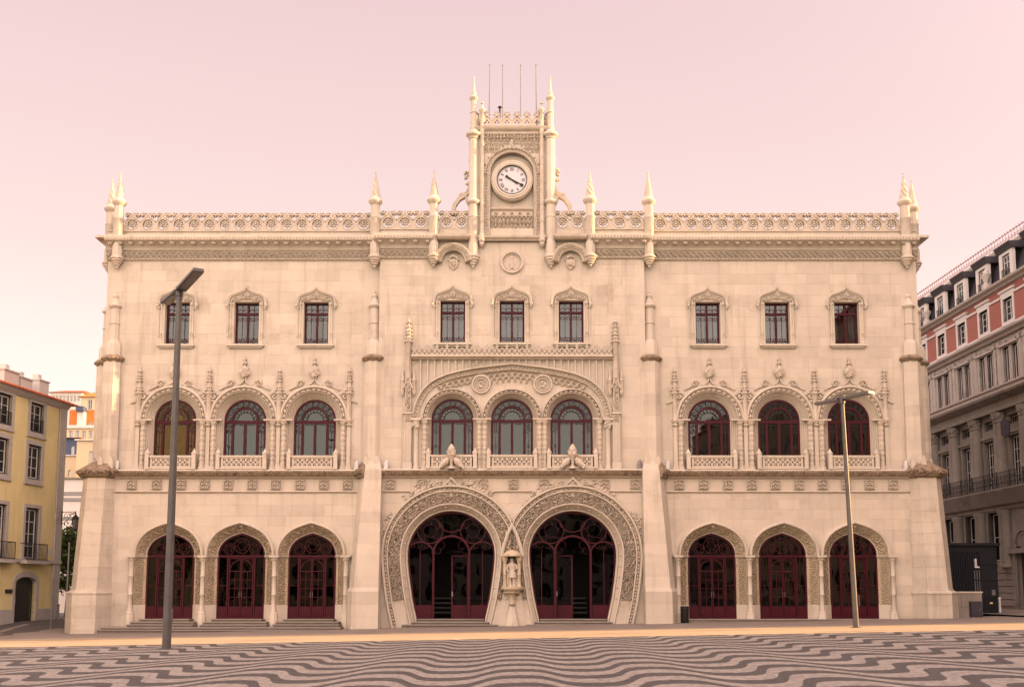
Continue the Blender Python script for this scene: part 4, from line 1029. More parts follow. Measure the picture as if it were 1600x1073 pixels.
# ribs on the wall above the great arch
for k in range(-14, 15):
    x = k*0.37
    if abs(x) > 5.15: continue
    zb = float(np.interp(x, [p[0] for p in bigp], [p[1] for p in bigp]))+0.08
    if 13.85-zb < 0.1: continue
    MB().box(x-0.035, x+0.035, y-0.12, y, zb, 13.86).obj('rib', 'stone', AR)
for k in range(-14, 14):
    x = (k+0.5)*0.37
    MB().bar(arc(x, 13.62, 0.165, 180, 0, 6), 0.035, y-0.05, y).obj('rib_arch', 'stone', AR) if abs(x) > 1.6 and abs(x) < 5.1 else None
MB().sweep([(-5.30, 13.86), (5.30, 13.86)], [(0, y), (0.02, y-0.16), (0.09, y-0.22), (0.13, y-0.36), (0.20, y-0.36), (0.21, y)]).obj('crest_ledge', 'stone', AR, True)
def crest_unit():
    w = 0.525; m = MB()
    m.box(-w/2, w/2, -0.06, 0.06, 0, 0.05)
    for s in (-1, 1):
        m.bar([(s*w/2, 0.04), (s*w*0.30, 0.16), (s*w*0.10, 0.30), (0, 0.46)], 0.055, -0.055, 0.055)
        m.bar([(0, 0.04), (s*w*0.26, 0.22), (s*w/2, 0.40)], 0.05, -0.045, 0.045)
    m.bar(circle(0, 0.17, 0.07, 8), 0.03, -0.05, 0.05, True)
    m.blob((0, 0, 0.50), (0.055, 0.05, 0.10)); m.blob((-0.07, 0, 0.47), 0.045); m.blob((0.07, 0, 0.47), 0.045); m.blob((0, 0, 0.62), (0.03, 0.03, 0.06))
    m.blob((-w/2, 0, 0.36), 0.05); m.blob((w/2, 0, 0.36), 0.05)
    return m.mesh('crest_unit', 'carve')
CU = crest_unit()
for k in range(20): link('crest_unit', CU, AR, ((k-9.5)*0.525, y-0.26, 14.07))
# tympanum with medallions and tracery
for s in (-1, 1):
    c = (s*1.62, 12.57)
    m = MB().bar(circle(*c, 0.46, 28), 0.09, y-0.14, y, True); m.bar(circle(*c, 0.35, 24), 0.06, y-0.10, y, True); m.bar(circle(*c, 0.27, 20), 0.04, y-0.08, y, True)
    for q in range(7): m.blob((c[0]+random.uniform(-0.12, 0.12), y-0.06, c[1]+random.uniform(-0.16, 0.10)), (0.08, 0.07, 0.09))
    m.blob((c[0], y-0.10, c[1]+0.10), (0.07, 0.08, 0.09))
    m.obj('medallion', 'carve', AR, True)
def tympanum():
    """tracery of pointed loops hanging below the great arch, clear of the small arches and the medallions"""
    bx_ = np.array([p[0] for p in bigp]); bz_ = np.array([p[1] for p in bigp]); st = 0.026
    X, V = np.meshgrid(np.arange(-3.9, 3.9, st), np.arange(0, 0.75, st), indexing='ij')
    Zt = np.interp(X, bx_, bz_)-0.33; Z = Zt-V
    P = 0.31; u = ((X/P) % 1)-0.5; u2 = ((X/P+0.5) % 1)-0.5; q = V/P
    def loop(uu, v0, ht): r = np.hypot(np.abs(uu)+0.18, np.clip((v0-q), -9, 9)*0.62/ht*1.0); return np.clip(1-np.abs(r-0.60)/0.12, 0, 1)*(q < v0+0.1)
    h = np.maximum(loop(u, 1.15, 1.0), loop(u2, 1.75, 1.0)); h = np.maximum(h, np.clip(1-np.abs(np.hypot(u, q-0.42)-0.2)/0.1, 0, 1)*(V < 0.35)); h = np.maximum(h, np.clip(1-V/0.05, 0, 1))
    keep = np.ones_like(X, bool)
    for c in CXC: keep &= np.hypot(X-c, Z-10.75) > 1.64
    for c in (-1.62, 1.62): keep &= np.hypot(X-c, Z-12.57) > 0.54
    keep &= V < np.where(np.abs(X) < 1.1, 0.72, 0.46)
    Y = y-0.004-0.12*np.clip(h, 0, 1)
    n, k = X.shape; idx = np.arange(n*k).reshape(n, k); kk = keep[:-1,:-1] & keep[1:,:-1] & keep[1:,1:] & keep[:-1,1:]
    f = np.stack([idx[:-1,:-1], idx[1:,:-1], idx[1:,1:], idx[:-1,1:]], -1)[kk]
    m = MB(); m.v = [tuple(map(float, p)) for p in np.stack([X, Y, Z], -1).reshape(-1, 3)]; m.f = [tuple(int(i) for i in q_) for q_ in f]
    m.obj('tympanum_tracery', 'carve', AR, recalc=False)
tympanum()
# outer columns under the great arch and framing piers
for s in (-1, 1):
    m = MB().lathe([(0.2, 8.06), (0.2, 8.2), (0.14, 8.28), (0.14, 10.3), (0.18, 10.4), (0.24, 10.62)], s*5.02, y-0.06, 10); m.box(s*5.02-0.26, s*5.02+0.26, y-0.3, y, 10.62, 10.74)
    for q in range(14): m.blob((s*5.02+random.uniform(-0.22, 0.22), y-0.2, 10.2+random.random()*0.4), 0.07)
    m.obj('column', 'stone', AR, True)
    p = link('framing_pier', None, AR)
    X = s*5.45
    m = MB().box(X-0.24, X+0.24, y-0.30, y, 8.05, 8.4).box(X-0.20, X+0.20, y-0.24, y, 8.4, 10.95)
    for q in (-0.13, 0.0, 0.13): m.lathe([(0.035, 8.45), (0.035, 10.5)], X+q, y-0.24, 6)
    m.box(X-0.26, X+0.26, y-0.32, y, 10.95, 11.02); m.box(X-0.16, X+0.16, y-0.2, y, 11.02, 12.9)
    m.obj('pier_base', 'stone', p, True) if False else m.obj('framing_pier', 'stone', AR, True)
    m = MB().relief([(X, 11.1), (X, 12.6)], -0.13, 0.13, y-0.20, 0.07, vine(0.26), 0.028); m.relief([(X, 10.55), (X, 10.9)], -0.15, 0.15, y-0.245, 0.06, rosettes(0.34), 0.028); m.obj('carving', 'carve', AR, recalc=False)
    m = MB().lathe([(0.005, 11.9), (0.08, 12.0), (0.10, 12.15), (0.10, 12.7), (0.14, 12.76), (0.07, 12.85), (0.06, 13.15), (0.01, 13.4)], X-0.30, y-0.12, 8); m.lathe([(0.005, 11.9), (0.08, 12.0), (0.10, 12.15), (0.10, 12.7), (0.14, 12.76), (0.07, 12.85), (0.06, 13.15), (0.01, 13.4)], X+0.30, y-0.12, 8)
    for q in range(30): m.blob((X+random.choice((-0.3, 0.3))+random.uniform(-0.08, 0.08), y-0.16, 12.1+random.random()*0.9), 0.05)
    m.sweep([(X-0.26, 12.3), (X-0.12, 12.7), (X, 13.0), (X+0.12, 12.7), (X+0.26, 12.3)], [(-0.05, y-0.1), (-0.05, y-0.26), (0.02, y-0.28), (0.03, y-0.1)])
    m.obj('side_pinnacle', 'carve', AR, True)
    m = MB().lathe([(0.16, 12.85), (0.15, 14.75), (0.19, 14.8), (0.19, 14.88), (0.13, 14.95), (0.11, 15.4), (0.07, 15.85), (0.10, 15.9), (0.04, 15.98), (0.01, 16.12)], X, y-0.14, 8, rot=PI/8)
    for z, r, n in ((14.82, 0.19, 8), (15.0, 0.16, 7), (15.2, 0.15, 7), (15.4, 0.13, 6), (15.62, 0.11, 6), (15.86, 0.10, 5)):
        for q in range(n): t = 2*PI*q/n+z*3; m.blob((X+r*math.cos(t), y-0.14+r*math.sin(t), z), 0.06)
    m.obj('pinnacle', 'carve', AR, True)
# carved birds holding a bud, on the ledge below the outer windows
for s in (-1, 1):
    x = s*3.14; yy = y-0.42; m = MB()
    m.lathe([(0.20, 8.06), (0.16, 8.14), (0.08, 8.22), (0.10, 8.5), (0.14, 8.62), (0.22, 8.72), (0.26, 8.84), (0.16, 8.95), (0.20, 9.05), (0.17, 9.16), (0.08, 9.28), (0.02, 9.36)], x, yy, 10)
    for q in range(10): m.blob((x+0.2*math.cos(q*0.63), yy+0.2*math.sin(q*0.63), 8.80+0.14*(q % 2)), 0.075)
    for t in (-1, 1):
        m.tube([(x+t*0.62, yy+0.02, 8.08), (x+t*0.46, yy-0.02, 8.26), (x+t*0.28, yy-0.03, 8.44), (x+t*0.16, yy-0.02, 8.58), (x+t*0.08, yy-0.04, 8.50)], [0.05, 0.16, 0.19, 0.11, 0.03], 10)
        for q in range(16): a_ = random.random(); m.blob((x+t*(0.60-0.42*a_)+random.uniform(-0.04, 0.04), yy-0.13-random.random()*0.06, 8.12+0.40*a_+random.uniform(-0.06, 0.08)), (0.06, 0.04, 0.09))
        m.tube([(x+t*0.58, yy-0.1, 8.12), (x+t*0.40, yy-0.14, 8.33), (x+t*0.24, yy-0.13, 8.46)], [0.03, 0.09, 0.05], 6)
    m.obj('bird_carving', 'carve', ST, True)
# small floodlights on the ledge
FL = []
for i, (px, lab) in enumerate(((182, 'small pale floodlight on the ledge beside the left corner turret'), (557, 'small pale floodlight on the ledge left of the inner left turret'), (603, 'small pale floodlight on the ledge just right of the inner left turret'), (999, 'small dark floodlight on the ledge just left of the inner right turret'), (1043, 'small pale floodlight on the ledge right of the inner right turret'), (1415, 'small pale floodlight on the ledge beside the right corner turret'))):
    yy = -0.22 if i in (0, 1, 4, 5) else Y_C-0.22
    t = thing('floodlight', lab, 'floodlight', (Xp(px, 727, yy), yy, 8.07), group='floodlights on the ledge')
    mat = 'metal' if i == 3 else 'white'
    MB().box(-0.10, 0.10, -0.08, 0.08, 0.0, 0.10).obj('base', mat, t)
    h = MB().lathe([(0.09, 0.10), (0.10, 0.30), (0.085, 0.42), (0.03, 0.46)], 0.03, 0.0, 8); h.box(-0.09, -0.05, -0.05, 0.05, 0.1, 0.34); h.obj('housing', mat, t, True)

# ---- upper cornice, frieze, parapet and pierced balustrade
def upper_cornice(x0, x1, y):
    o = MB().sweep([(x0, 19.36), (x1, 19.36)], [(0, y), (0.0, y-0.05), (0.06, y-0.11), (0.11, y-0.06), (0.52, y-0.06), (0.54, y-0.12), (0.60, y-0.15), (0.62, y-0.12), (0.66, y-0.12), (0.78, y-0.20), (0.90, y-0.36), (0.97, y-0.56), (1.00, y-0.56), (1.16, y-0.60), (1.22, y-0.58), (1.23, y-0.02), (1.58, y-0.02), (1.60, y-0.10), (1.64, y-0.10), (1.65, y+0.16), (0.0, y+0.16)]).obj('cornice', 'stone', ST, True)
    MB().relief([(x0, 19.36), (x1, 19.36)], 0.11, 0.52, y-0.0, 0.19, lattice(0.30), 0.030).obj('carved_frieze', 'carve', o, recalc=False)
    MB().relief([(x0, 19.36), (x1, 19.36)], 0.0, 0.11, y-0.06, 0.09, rope(0.2), 0.030).obj('rope_moulding', 'carve', o, recalc=False)
    MB().relief([(x0, 19.36), (x1, 19.36)], 0.985, 1.19, y-0.54, 0.09, leaves(0.17), 0.030).obj('leaf_moulding', 'carve', o, recalc=False)
    n = int((x1-x0)/0.55); st = (x1-x0)/n
    for i in range(n):
        link('rosette', ROS, o, (x0+(i+0.5)*st, y-0.36, 20.24))
    return o
m = MB()
for q in range(6): m.blob((0.095*math.cos(q*PI/3), -0.05+0.04*math.sin(q*PI/3), 0.09*math.sin(q*PI/3)), (0.06, 0.09, 0.06))
m.blob((0, -0.10, 0.0), 0.05)
ROS = m.mesh('rosette', 'carve')
upper_cornice(-21.72, -7.32, 0.0); upper_cornice(7.32, 21.72, 0.0); upper_cornice(-7.32, -4.17, Y_C); upper_cornice(4.17, 7.32, Y_C)
for s in (-1, 1):                         # side returns
    m = MB().frustum([(s*21.64, 0.1), (s*21.72, 0.1), (s*21.72, 15), (s*21.64, 15)], [(s*21.64, -0.1), (s*22.12, -0.1), (s*22.12, 15), (s*21.64, 15)], 20.0, 20.45); m.box(*sorted((s*21.64, s*22.20)), -0.58, 15, 20.45, 20.58); m.box(*sorted((s*21.60, s*21.68)), 0.17, 15, 20.59, 20.95); m.box(*sorted((s*21.63, s*21.75)), 0.05, 15, 19.36, 19.95)
    m.obj('cornice_return', 'carve', ST)
def bal_unit():
    w = 0.83; h = w/2; m = MB()
    # plate with a round eye, ogee bars and curling leaf heads
    out = [(-h, 0.0), (h, 0.0), (h, 0.46)]+arc(0, 0.40, 0.405, 20, 62, 5)+[(0.09, 0.82), (-0.09, 0.82)]+arc(0, 0.40, 0.405, 118, 160, 5)+[(-h, 0.46)]
    m.prism([out, circle(0, 0.36, 0.275, 18)], -0.10, 0.10)
    m.bar(circle(0, 0.36, 0.29, 18), 0.04, -0.125, 0.125, True)
    for s in (-1, 1):
        m.bar([(s*h, 0.48), (s*0.36, 0.56), (s*0.20, 0.70), (s*0.05, 0.84), (s*0.035, 0.96)], 0.075, -0.12, 0.12)
        m.bar([(s*0.06, 0.80), (s*0.16, 0.88), (s*0.28, 0.90), (s*0.36, 0.84)], 0.07, -0.11, 0.11)
        for i in range(7):
            t = i*0.95; m.blob((s*(0.29+0.085*math.cos(t)), 0.03*math.sin(3*t), 0.93+0.07*math.sin(t)), (0.06, 0.10, 0.055))
        m.blob((s*0.15, 0, 0.99), (0.06, 0.09, 0.05))
    m.blob((0, 0, 1.02), (0.04, 0.06, 0.06))
    for i in range(8):
        t = i*PI/4; m.blob((0.16*math.cos(t), -0.02, 0.40+0.135*math.sin(t)), (0.085, 0.10, 0.075), 0.3)
    m.blob((0, -0.06, 0.40), (0.09, 0.09, 0.08)); m.box(-0.05, 0.05, -0.06, 0.06, 0.5, 0.66); m.box(-0.03, 0.03, -0.05, 0.05, 0.05, 0.30)
    m.blob((h-0.02, 0, 0.60), 0.05)
    for s in (-1, 1):
        for i in range(5): m.blob((s*(0.10+0.07*i), -0.10, 0.76-0.055*i), (0.045, 0.05, 0.045), 0.4)
        for i in range(6): m.blob((s*(0.22+0.035*i), 0.0, 0.80+0.05*(i % 3)), (0.05, 0.08, 0.05), 0.4)
    return m.mesh('balustrade_unit', 'carve')
BU = bal_unit()
def balustrade(x0, x1, y, parent):
    n = max(1, round((x1-x0)/0.83)); st = (x1-x0)/n
    for i in range(n):
        o = link('balustrade_unit', BU, parent, (x0+(i+0.5)*st, y+0.04, 21.0)); o.scale = (st/0.83, 1, 1.0)
BA = link('balustrade', None, ST)
for s in (-1, 1):
    balustrade(*sorted((s*20.85, s*7.58)), 0.03, BA); balustrade(*sorted((s*7.06, s*4.43)), Y_C+0.03, BA); balustrade(*sorted((s*3.91, s*2.30)), Y_C+0.03, BA)
    for i in range(8):                   # the side balustrades run back
        o = link('balustrade_unit', BU, BA, (s*21.62, 1.0+i*0.84, 21.0), PI/2)

# ---- pinnacles on the parapet
def pinnacle_meshes(kind):
    sp = MB(); n = 24
    if kind == 'twist':
        sp.lathe([(0.245-0.235*i/40, 22.72+1.38*i/40) for i in range(41)], 0, 0, 24, lambda r, a, z: r*(1+0.16*math.sin(5*a+(z-22.7)*16)))
    else:
        sp.lathe([(0.24-0.225*i/34, 22.72+1.40*i/34) for i in range(35)], 0, 0, 16, lambda r, a, z: r*(1+0.09*math.cos(8*a)*math.cos((z-22.7)*34)))
    sp.lathe([(0.03, 24.05), (0.05, 24.1), (0.005, 24.2)], 0, 0, 6)
    cl = MB().lathe([(0.25, 22.30), (0.30, 22.36), (0.37, 22.44), (0.385, 22.52), (0.34, 22.58), (0.28, 22.70), (0.25, 22.74)], 0, 0, 16)
    sh = MB().lathe([(0.27, 19.55), (0.27, 20.15), (0.20, 20.32), (0.20, 20.52), (0.27, 20.66), (0.265, 21.55), (0.29, 21.58), (0.29, 21.63), (0.255, 21.66), (0.245, 22.32)], 0, 0, 8, rot=PI/8)
    cb = MB().lathe([(0.02, 18.84), (0.09, 18.90), (0.08, 18.97), (0.17, 19.03), (0.17, 19.09), (0.23, 19.14), (0.23, 19.2), (0.31, 19.26), (0.29, 19.32), (0.36, 19.38), (0.36, 19.46), (0.30, 19.50), (0.27, 19.56)], 0, 0, 16)
    return [('pinnacle', sh.mesh('pinnacle', 'stone', True), [('spire', sp.mesh('spire', 'carve', True), []), ('collar', cl.mesh('collar', 'stone', True), []), ('corbel', cb.mesh('corbel', 'carve', True), [])])]
PT = pinnacle_meshes('twist')[0]; PS = pinnacle_meshes('scale')[0]
for x, y, p in ((-21.1, -0.22, PS), (-7.32, -0.36, PT), (-4.17, -0.52, PS), (4.17, -0.52, PT), (7.32, -0.36, PS), (21.1, -0.22, PT), (-21.9, 0.75, PT), (21.9, 0.75, PS)):
    place(p, ST, (x, y, 0))

# ---- small arches with shields either side of the tower foot, roundel below the clock
for s in (-1, 1):
    c = (s*3.12, 19.12); y = Y_C
    o = MB().sweep(arc(*c, 0.62, 180, 0, 18), [(0, y), (0.0, y-0.30), (0.07, y-0.36), (0.10, y-0.30), (0.28, y-0.42), (0.34, y-0.46), (0.40, y-0.36), (0.41, y)]).obj('small_arch', 'stone', ST, True)
    splay_relief(MB(), arc(*c, 0.62, 180, 0, 18), 0.10, 0.30, y-0.32, y-0.44, 0.06, vine(0.22), 0.028).obj('carved_band', 'carve', o, recalc=False)
    MB().sweep([(s*3.12-0.85, 20.33), (s*3.12+0.85, 20.33)], [(0.0, y), (0.0, y-0.45), (0.1, y-0.56), (0.24, y-0.58), (0.25, y)]).obj('ledge', 'carve', o)
    MB().box(s*3.12-0.85, s*3.12+0.85, y-0.02, y+0.3, 20.57, 21.0).obj('parapet', 'stone', o)
    m = MB().prism([[(s*3.12-0.26, 19.10), (s*3.12-0.20, 18.92), (s*3.12, 18.74), (s*3.12+0.20, 18.92), (s*3.12+0.26, 19.10), (s*3.12+0.22, 19.3), (s*3.12-0.22, 19.3)]], y-0.10, y)
    for q in range(9): m.blob((s*3.12+random.uniform(-0.14, 0.14), y-0.12, 18.9+random.random()*0.35), 0.07)
    for q in range(5): m.blob((s*3.12+(q-2)*0.09, y-0.08, 19.42+0.05*(2-abs(q-2))), (0.06, 0.06, 0.11))
    m.blob((s*3.12-0.26, y-0.06, 19.28), 0.07); m.blob((s*3.12+0.26, y-0.06, 19.28), 0.07)
    m.obj('shield', 'carve', ST)
m = MB().bar(circle(0, 19.18, 0.56, 36), 0.13, Y_C-0.12, Y_C, True); m.bar(circle(0, 19.18, 0.44, 30), 0.05, Y_C-0.07, Y_C, True)
m.lathe([(0.12, 18.83), (0.13, 19.5)], 0, Y_C+0.03, 8); m.blob((-0.14, Y_C, 19.2), (0.1, 0.05, 0.28)); m.blob((0.14, Y_C, 19.2), (0.1, 0.05, 0.28))
m.obj('roundel', 'carve', ST, True)

# ---- clock tower
TW = link('clock_tower', None, ST)
ty = Y_C-0.12
body = MB().prism([rect(-1.88, 1.88, 20.30, 26.35), [(-1.15, 21.0)]+arc(0, 24.05, 1.15, 180, 0, 24)+[(1.15, 21.0)]], ty, ty+0.30)
body.box(-1.88, 1.88, ty+0.301, ty+3.6, 20.0, 26.35)
body.obj('tower_wall', 'stone', TW)
MB().sweep([(-1.84, 20.30), (1.84, 20.30)], [(0, ty+0.1), (0.0, ty-0.06), (0.08, ty-0.10), (0.14, ty-0.22), (0.24, ty-0.24), (0.25, ty)]).obj('tower_base_moulding', 'carve', TW, True)
MB().sweep([(-1.12, 20.55), (1.12, 20.55)], [(0, ty), (0.02, ty-0.04), (0.1, ty-0.05), (0.12, ty)]).obj('sill_moulding', 'stone', TW)
ap = [(-1.15, 20.62)]+arc(0, 24.05, 1.15, 180, 0, 24)+[(1.15, 20.62)]
MB().sweep(ap, [(0.0, ty+0.25), (0.0, ty-0.02), (0.03, ty-0.08), (0.07, ty-0.03), (0.16, ty-0.03), (0.19, ty-0.10), (0.22, ty)]).obj('arch_moulding', 'stone', TW, True)
MB().relief(ap, 0.065, 0.17, ty-0.03, 0.05, rope(0.14), 0.028).obj('rope_moulding', 'carve', TW, recalc=False)
cro = MB()
for i in range(46):
    t = R(-25+i*230/45); 
    if 0 <= t <= PI or True:
        r = 1.42; x, z = r*math.cos(t), 24.05+r*math.sin(t)
        if z < 24.0: continue
        cro.blob((x, ty-0.06, z), 0.075); 
        if i % 3 == 0: cro.blob((x*1.06, ty-0.05, 24.05+(z-24.05)*1.06), 0.075)
for i in range(16): cro.blob((random.uniform(-0.16, 0.16)*(1-i/20), ty-0.06, 25.42+0.03*i), 0.075)
for z in np.arange(21.0, 24.0, 0.17):
    for s in (-1, 1): cro.blob((s*1.40, ty-0.02, float(z)), 0.05)
cro.obj('crockets', 'carve', TW, kind='stuff')
MB().relief([(-1.5, 25.78), (1.5, 25.78)], 0.0, 0.48, ty-0.005, 0.13, tracery(0.36), 0.026).obj('tracery_panel', 'carve', TW, recalc=False)
for s in (-1, 1): MB().relief([(s*0.95-0.5, 25.1), (s*0.95+0.5, 25.1)], 0.1, 0.55, ty-0.005, 0.10, tracery(0.34), 0.026).obj('tracery_panel', 'carve', TW, recalc=False)
MB().sweep([(-1.6, 25.68), (1.6, 25.68)], [(0, ty), (0.01, ty-0.05), (0.05, ty-0.07), (0.08, ty)]).obj('thin_moulding', 'stone', TW)
MB().prism([rect(-1.12, 1.12, 21.02, 22.12)], ty+0.10, ty+0.25).obj('tracery_ground', 'stone', TW)
MB().relief([(-1.08, 21.05), (1.08, 21.05)], 0.0, 0.92, ty+0.095, 0.14, tracery(0.43), 0.026).obj('tracery_panel', 'carve', TW, recalc=False)
MB().sweep([(-1.13, 22.02), (1.13, 22.02)], [(0, ty+0.2), (0.0, ty+0.05), (0.06, ty-0.02), (0.13, ty-0.03), (0.15, ty+0.2)]).obj('thin_moulding', 'carve', TW)
# top cornice and pierced crest
MB().sweep([(-1.95, 26.22), (1.95, 26.22)], [(0, ty), (0.01, ty-0.08), (0.07, ty-0.10), (0.10, ty-0.06), (0.16, ty-0.06), (0.22, ty-0.18), (0.30, ty-0.24), (0.40, ty-0.26), (0.42, ty-0.2), (0.43, ty+0.2), (0, ty+0.2)]).obj('tower_cornice', 'carve', TW, True)
MB().box(-1.95, 1.95, ty+0.2, ty+3.5, 26.36, 26.62).obj('tower_roof', 'stone', TW)
m = MB(); w = 0.54
m.prism([[(-w/2, 0), (w/2, 0), (w/2, 0.34), (0.16, 0.5), (-0.16, 0.5), (-w/2, 0.34)], [(-0.045, 0.06), (0.045, 0.06), (0.045, 0.17), (0.12, 0.17), (0.12, 0.26), (0.045, 0.26), (0.045, 0.37), (-0.045, 0.37), (-0.045, 0.26), (-0.12, 0.26), (-0.12, 0.17), (-0.045, 0.17)]], -0.08, 0.08)
for s in (-1, 1):
    m.bar([(s*w/2, 0.30), (s*0.18, 0.46), (s*0.05, 0.58), (0, 0.7)], 0.06, -0.1, 0.1)
    for q in range(4): t = q*1.5; m.blob((s*(0.11+0.05*math.cos(t)), 0, 0.70+0.06*math.sin(t)), 0.055)
    m.blob((s*0.10, 0, 0.84), 0.045)
m.blob((0, 0, 0.86), (0.05, 0.05, 0.07)); m.blob((w/2, 0, 0.42), 0.045)
TCU = m.mesh('crest_unit', 'carve')
for k in range(6): link('crest_unit', TCU, TW, ((k-2.5)*0.54, ty-0.02, 26.64)); link('crest_unit', TCU, TW, ((k-2.5)*0.54, ty+3.2, 26.64))
for s in (-1, 1):
    for k in range(5): link('crest_unit', TCU, TW, (s*1.80, ty+0.45+k*0.54, 26.64), PI/2)
# columns: great corner shafts, slim inner shafts
for yy in (ty-0.02, ty+3.3):
    for s in (-1, 1):
        c = MB().lathe([(0.02, 18.80), (0.09, 18.87), (0.08, 18.94), (0.17, 19.0), (0.17, 19.06), (0.24, 19.12), (0.24, 19.18), (0.32, 19.26), (0.30, 19.32), (0.36, 19.40), (0.35, 19.48), (0.29, 19.54), (0.28, 20.1), (0.24, 20.35), (0.24, 20.5), (0.28, 20.7), (0.275, 21.55), (0.30, 21.58), (0.30, 21.64), (0.27, 21.67), (0.26, 22.28), (0.32, 22.32), (0.37, 22.38), (0.39, 22.44), (0.36, 22.5), (0.29, 22.53), (0.25, 22.62), (0.245, 25.93), (0.29, 25.96), (0.29, 26.02), (0.36, 26.10), (0.41, 26.13), (0.43, 26.2), (0.41, 26.27), (0.31, 26.30), (0.27, 26.40), (0.20, 26.44), (0.22, 26.62), (0.17, 26.68), (0.16, 27.4), (0.20, 27.43), (0.20, 27.48), (0.16, 27.52), (0.15, 28.12), (0.22, 28.2), (0.25, 28.28), (0.20, 28.35), (0.13, 28.42), (0.14, 28.56), (0.09, 28.66), (0.035, 29.4), (0.045, 29.44), (0.005, 29.55)], s*2.07, yy, 12)
        c.obj('corner_shaft', 'stone', TW, True)
    if yy < 0:
        for s in (-1, 1):
            cr_ = MB()
            for q in range(9): cr_.blob((s*(2.07-0.24), ty+0.1, 26.55+q*0.11), 0.075)
            cr_.obj('crockets', 'carve', TW)
            c = MB().lathe([(0.02, 19.92), (0.09, 19.98), (0.15, 20.08), (0.13, 20.16), (0.2, 20.28), (0.18, 20.36), (0.16, 20.62), (0.12, 20.7), (0.115, 21.3), (0.15, 21.33), (0.115, 21.36)]+[(0.115, 21.4+0.1*i) for i in range(9)]+[(0.15, 22.33), (0.115, 22.36)]+[(0.115, 22.4+0.1*i) for i in range(12)]+[(0.15, 23.62), (0.115, 23.65)]+[(0.115, 23.7+0.1*i) for i in range(19)]+[(0.15, 25.65), (0.115, 25.68), (0.115, 26.2), (0.15, 26.62), (0.12, 26.68), (0.12, 27.42), (0.19, 27.52), (0.19, 27.58), (0.10, 27.66), (0.07, 27.72), (0.04, 27.9), (0.09, 27.93), (0.06, 28.0), (0.005, 28.06)], s*1.60, ty-0.10, 10, lambda r, a, z: r+(0.012*math.sin(4*a+z*22) if 21.3 < z < 25.6 else 0))
            c.obj('inner_shaft', 'carve', TW, True)
# flying scrolls at the foot of the tower
for s in (-1, 1):
    m = MB(); yy = ty+0.6
    def sc(px, py): return (s*abs(Xp(px, py, yy)), Zp(py, yy))
    def rev(L): return L if s < 0 else list(reversed(L))
    m.bar([sc(*p) for p in ((708, 334), (710, 322), (717, 312), (727, 306), (733, 298), (737, 286), (738, 272))], 0.20, yy-0.14, yy+0.14)
    m.bar([sc(*p) for p in ((727, 306), (731, 316), (736, 326))], 0.14, yy-0.12, yy+0.12)
    m.bar([sc(*p) for p in ((714, 318), (719, 304), (727, 303))], 0.10, yy-0.10, yy+0.10)
    for q in range(26):
        a, b = sc(random.uniform(727, 738), random.uniform(266, 288)); m.blob((a, yy, b), (0.11, 0.12, 0.11))
    for q in range(14):
        a, b = sc(random.uniform(703, 716), random.uniform(332, 338)); m.blob((a, yy, b), 0.09)
    m.obj('flying_scroll', 'carve', TW)
# clock
ck = link('clock', None, ST)
cz, cyk = 23.66, ty+0.02
MB().prism([circle(0, cz, 1.12, 48), circle(0, cz, 0.80, 48)], cyk-0.05, ty+0.26).obj('clock_surround', 'stone', ck)
MB().sweep(circle(0, cz, 0.98, 48)[::-1], [(-0.20, cyk-0.04), (-0.17, cyk-0.14), (-0.08, cyk-0.18), (0.0, cyk-0.13), (0.05, cyk-0.15), (0.10, cyk-0.10), (0.14, cyk-0.02)], closed=True).obj('clock_rim', 'stone', ck, True)
MB().bar(circle(0, cz, 0.795, 48), 0.035, cyk-0.16, cyk, True).obj('clock_bezel', 'black', ck)
MB().prism([circle(0, cz, 0.79, 48)], cyk-0.075, cyk).obj('dial', 'dial', ck)
tk = MB()
for i in range(60):
    t = i*PI/30; r0, r1, w = (0.735, 0.765, 0.012)
    tk.bar([(r0*math.sin(t), cz+r0*math.cos(t)), (r1*math.sin(t), cz+r1*math.cos(t))], w, cyk-0.083, cyk-0.076)
tk.obj('minute_marks', 'black', ck)
ROM = ['XII', 'I', 'II', 'III', 'IIII', 'V', 'VI', 'VII', 'VIII', 'IX', 'X', 'XI']
for i, t in enumerate(ROM):
    g = MB(); wid = {'I': 0.055, 'V': 0.10, 'X': 0.10}; tot = sum(wid[c] for c in t); x = -tot/2; H = 0.085; ang = -i*PI/6
    def pt(a, b):
        q = 0.60+b; return (a*math.cos(ang)-q*math.sin(ang), cz+a*math.sin(ang)+q*math.cos(ang))
    for c in t:
        m_ = x+wid[c]/2
        if c == 'I': L = [[(m_, -H), (m_, H)]]
        elif c == 'V': L = [[(m_-0.04, H), (m_, -H)], [(m_+0.04, H), (m_, -H)]]
        else: L = [[(m_-0.04, H), (m_+0.04, -H)], [(m_+0.04, H), (m_-0.04, -H)]]
        for a, b in L: g.bar([pt(*a), pt(*b)], 0.024, cyk-0.085, cyk-0.077)
        x += wid[c]
    g.obj('numeral', 'black', ck)
def hand(name, deg, ln, tail, w, y0):
    t = R(deg); d = (math.sin(t), math.cos(t)); n = (-d[1], d[0])
    pts = [(-tail, -w*0.6), (-tail, w*0.6), (0.0, w*0.5), (ln*0.72, w*0.4), (ln*0.78, w*1.1), (ln, 0.0), (ln*0.78, -w*1.1), (ln*0.72, -w*0.4), (0, -w*0.5)]
    MB().prism([[(d[0]*a+n[0]*b, cz+d[1]*a+n[1]*b) for a, b in pts]], y0, y0+0.012).obj(name, 'black', ck)
hand('minute_hand', 118, 0.70, 0.40, 0.07, cyk-0.13); hand('hour_hand', 306, 0.44, 0.36, 0.08, cyk-0.11)
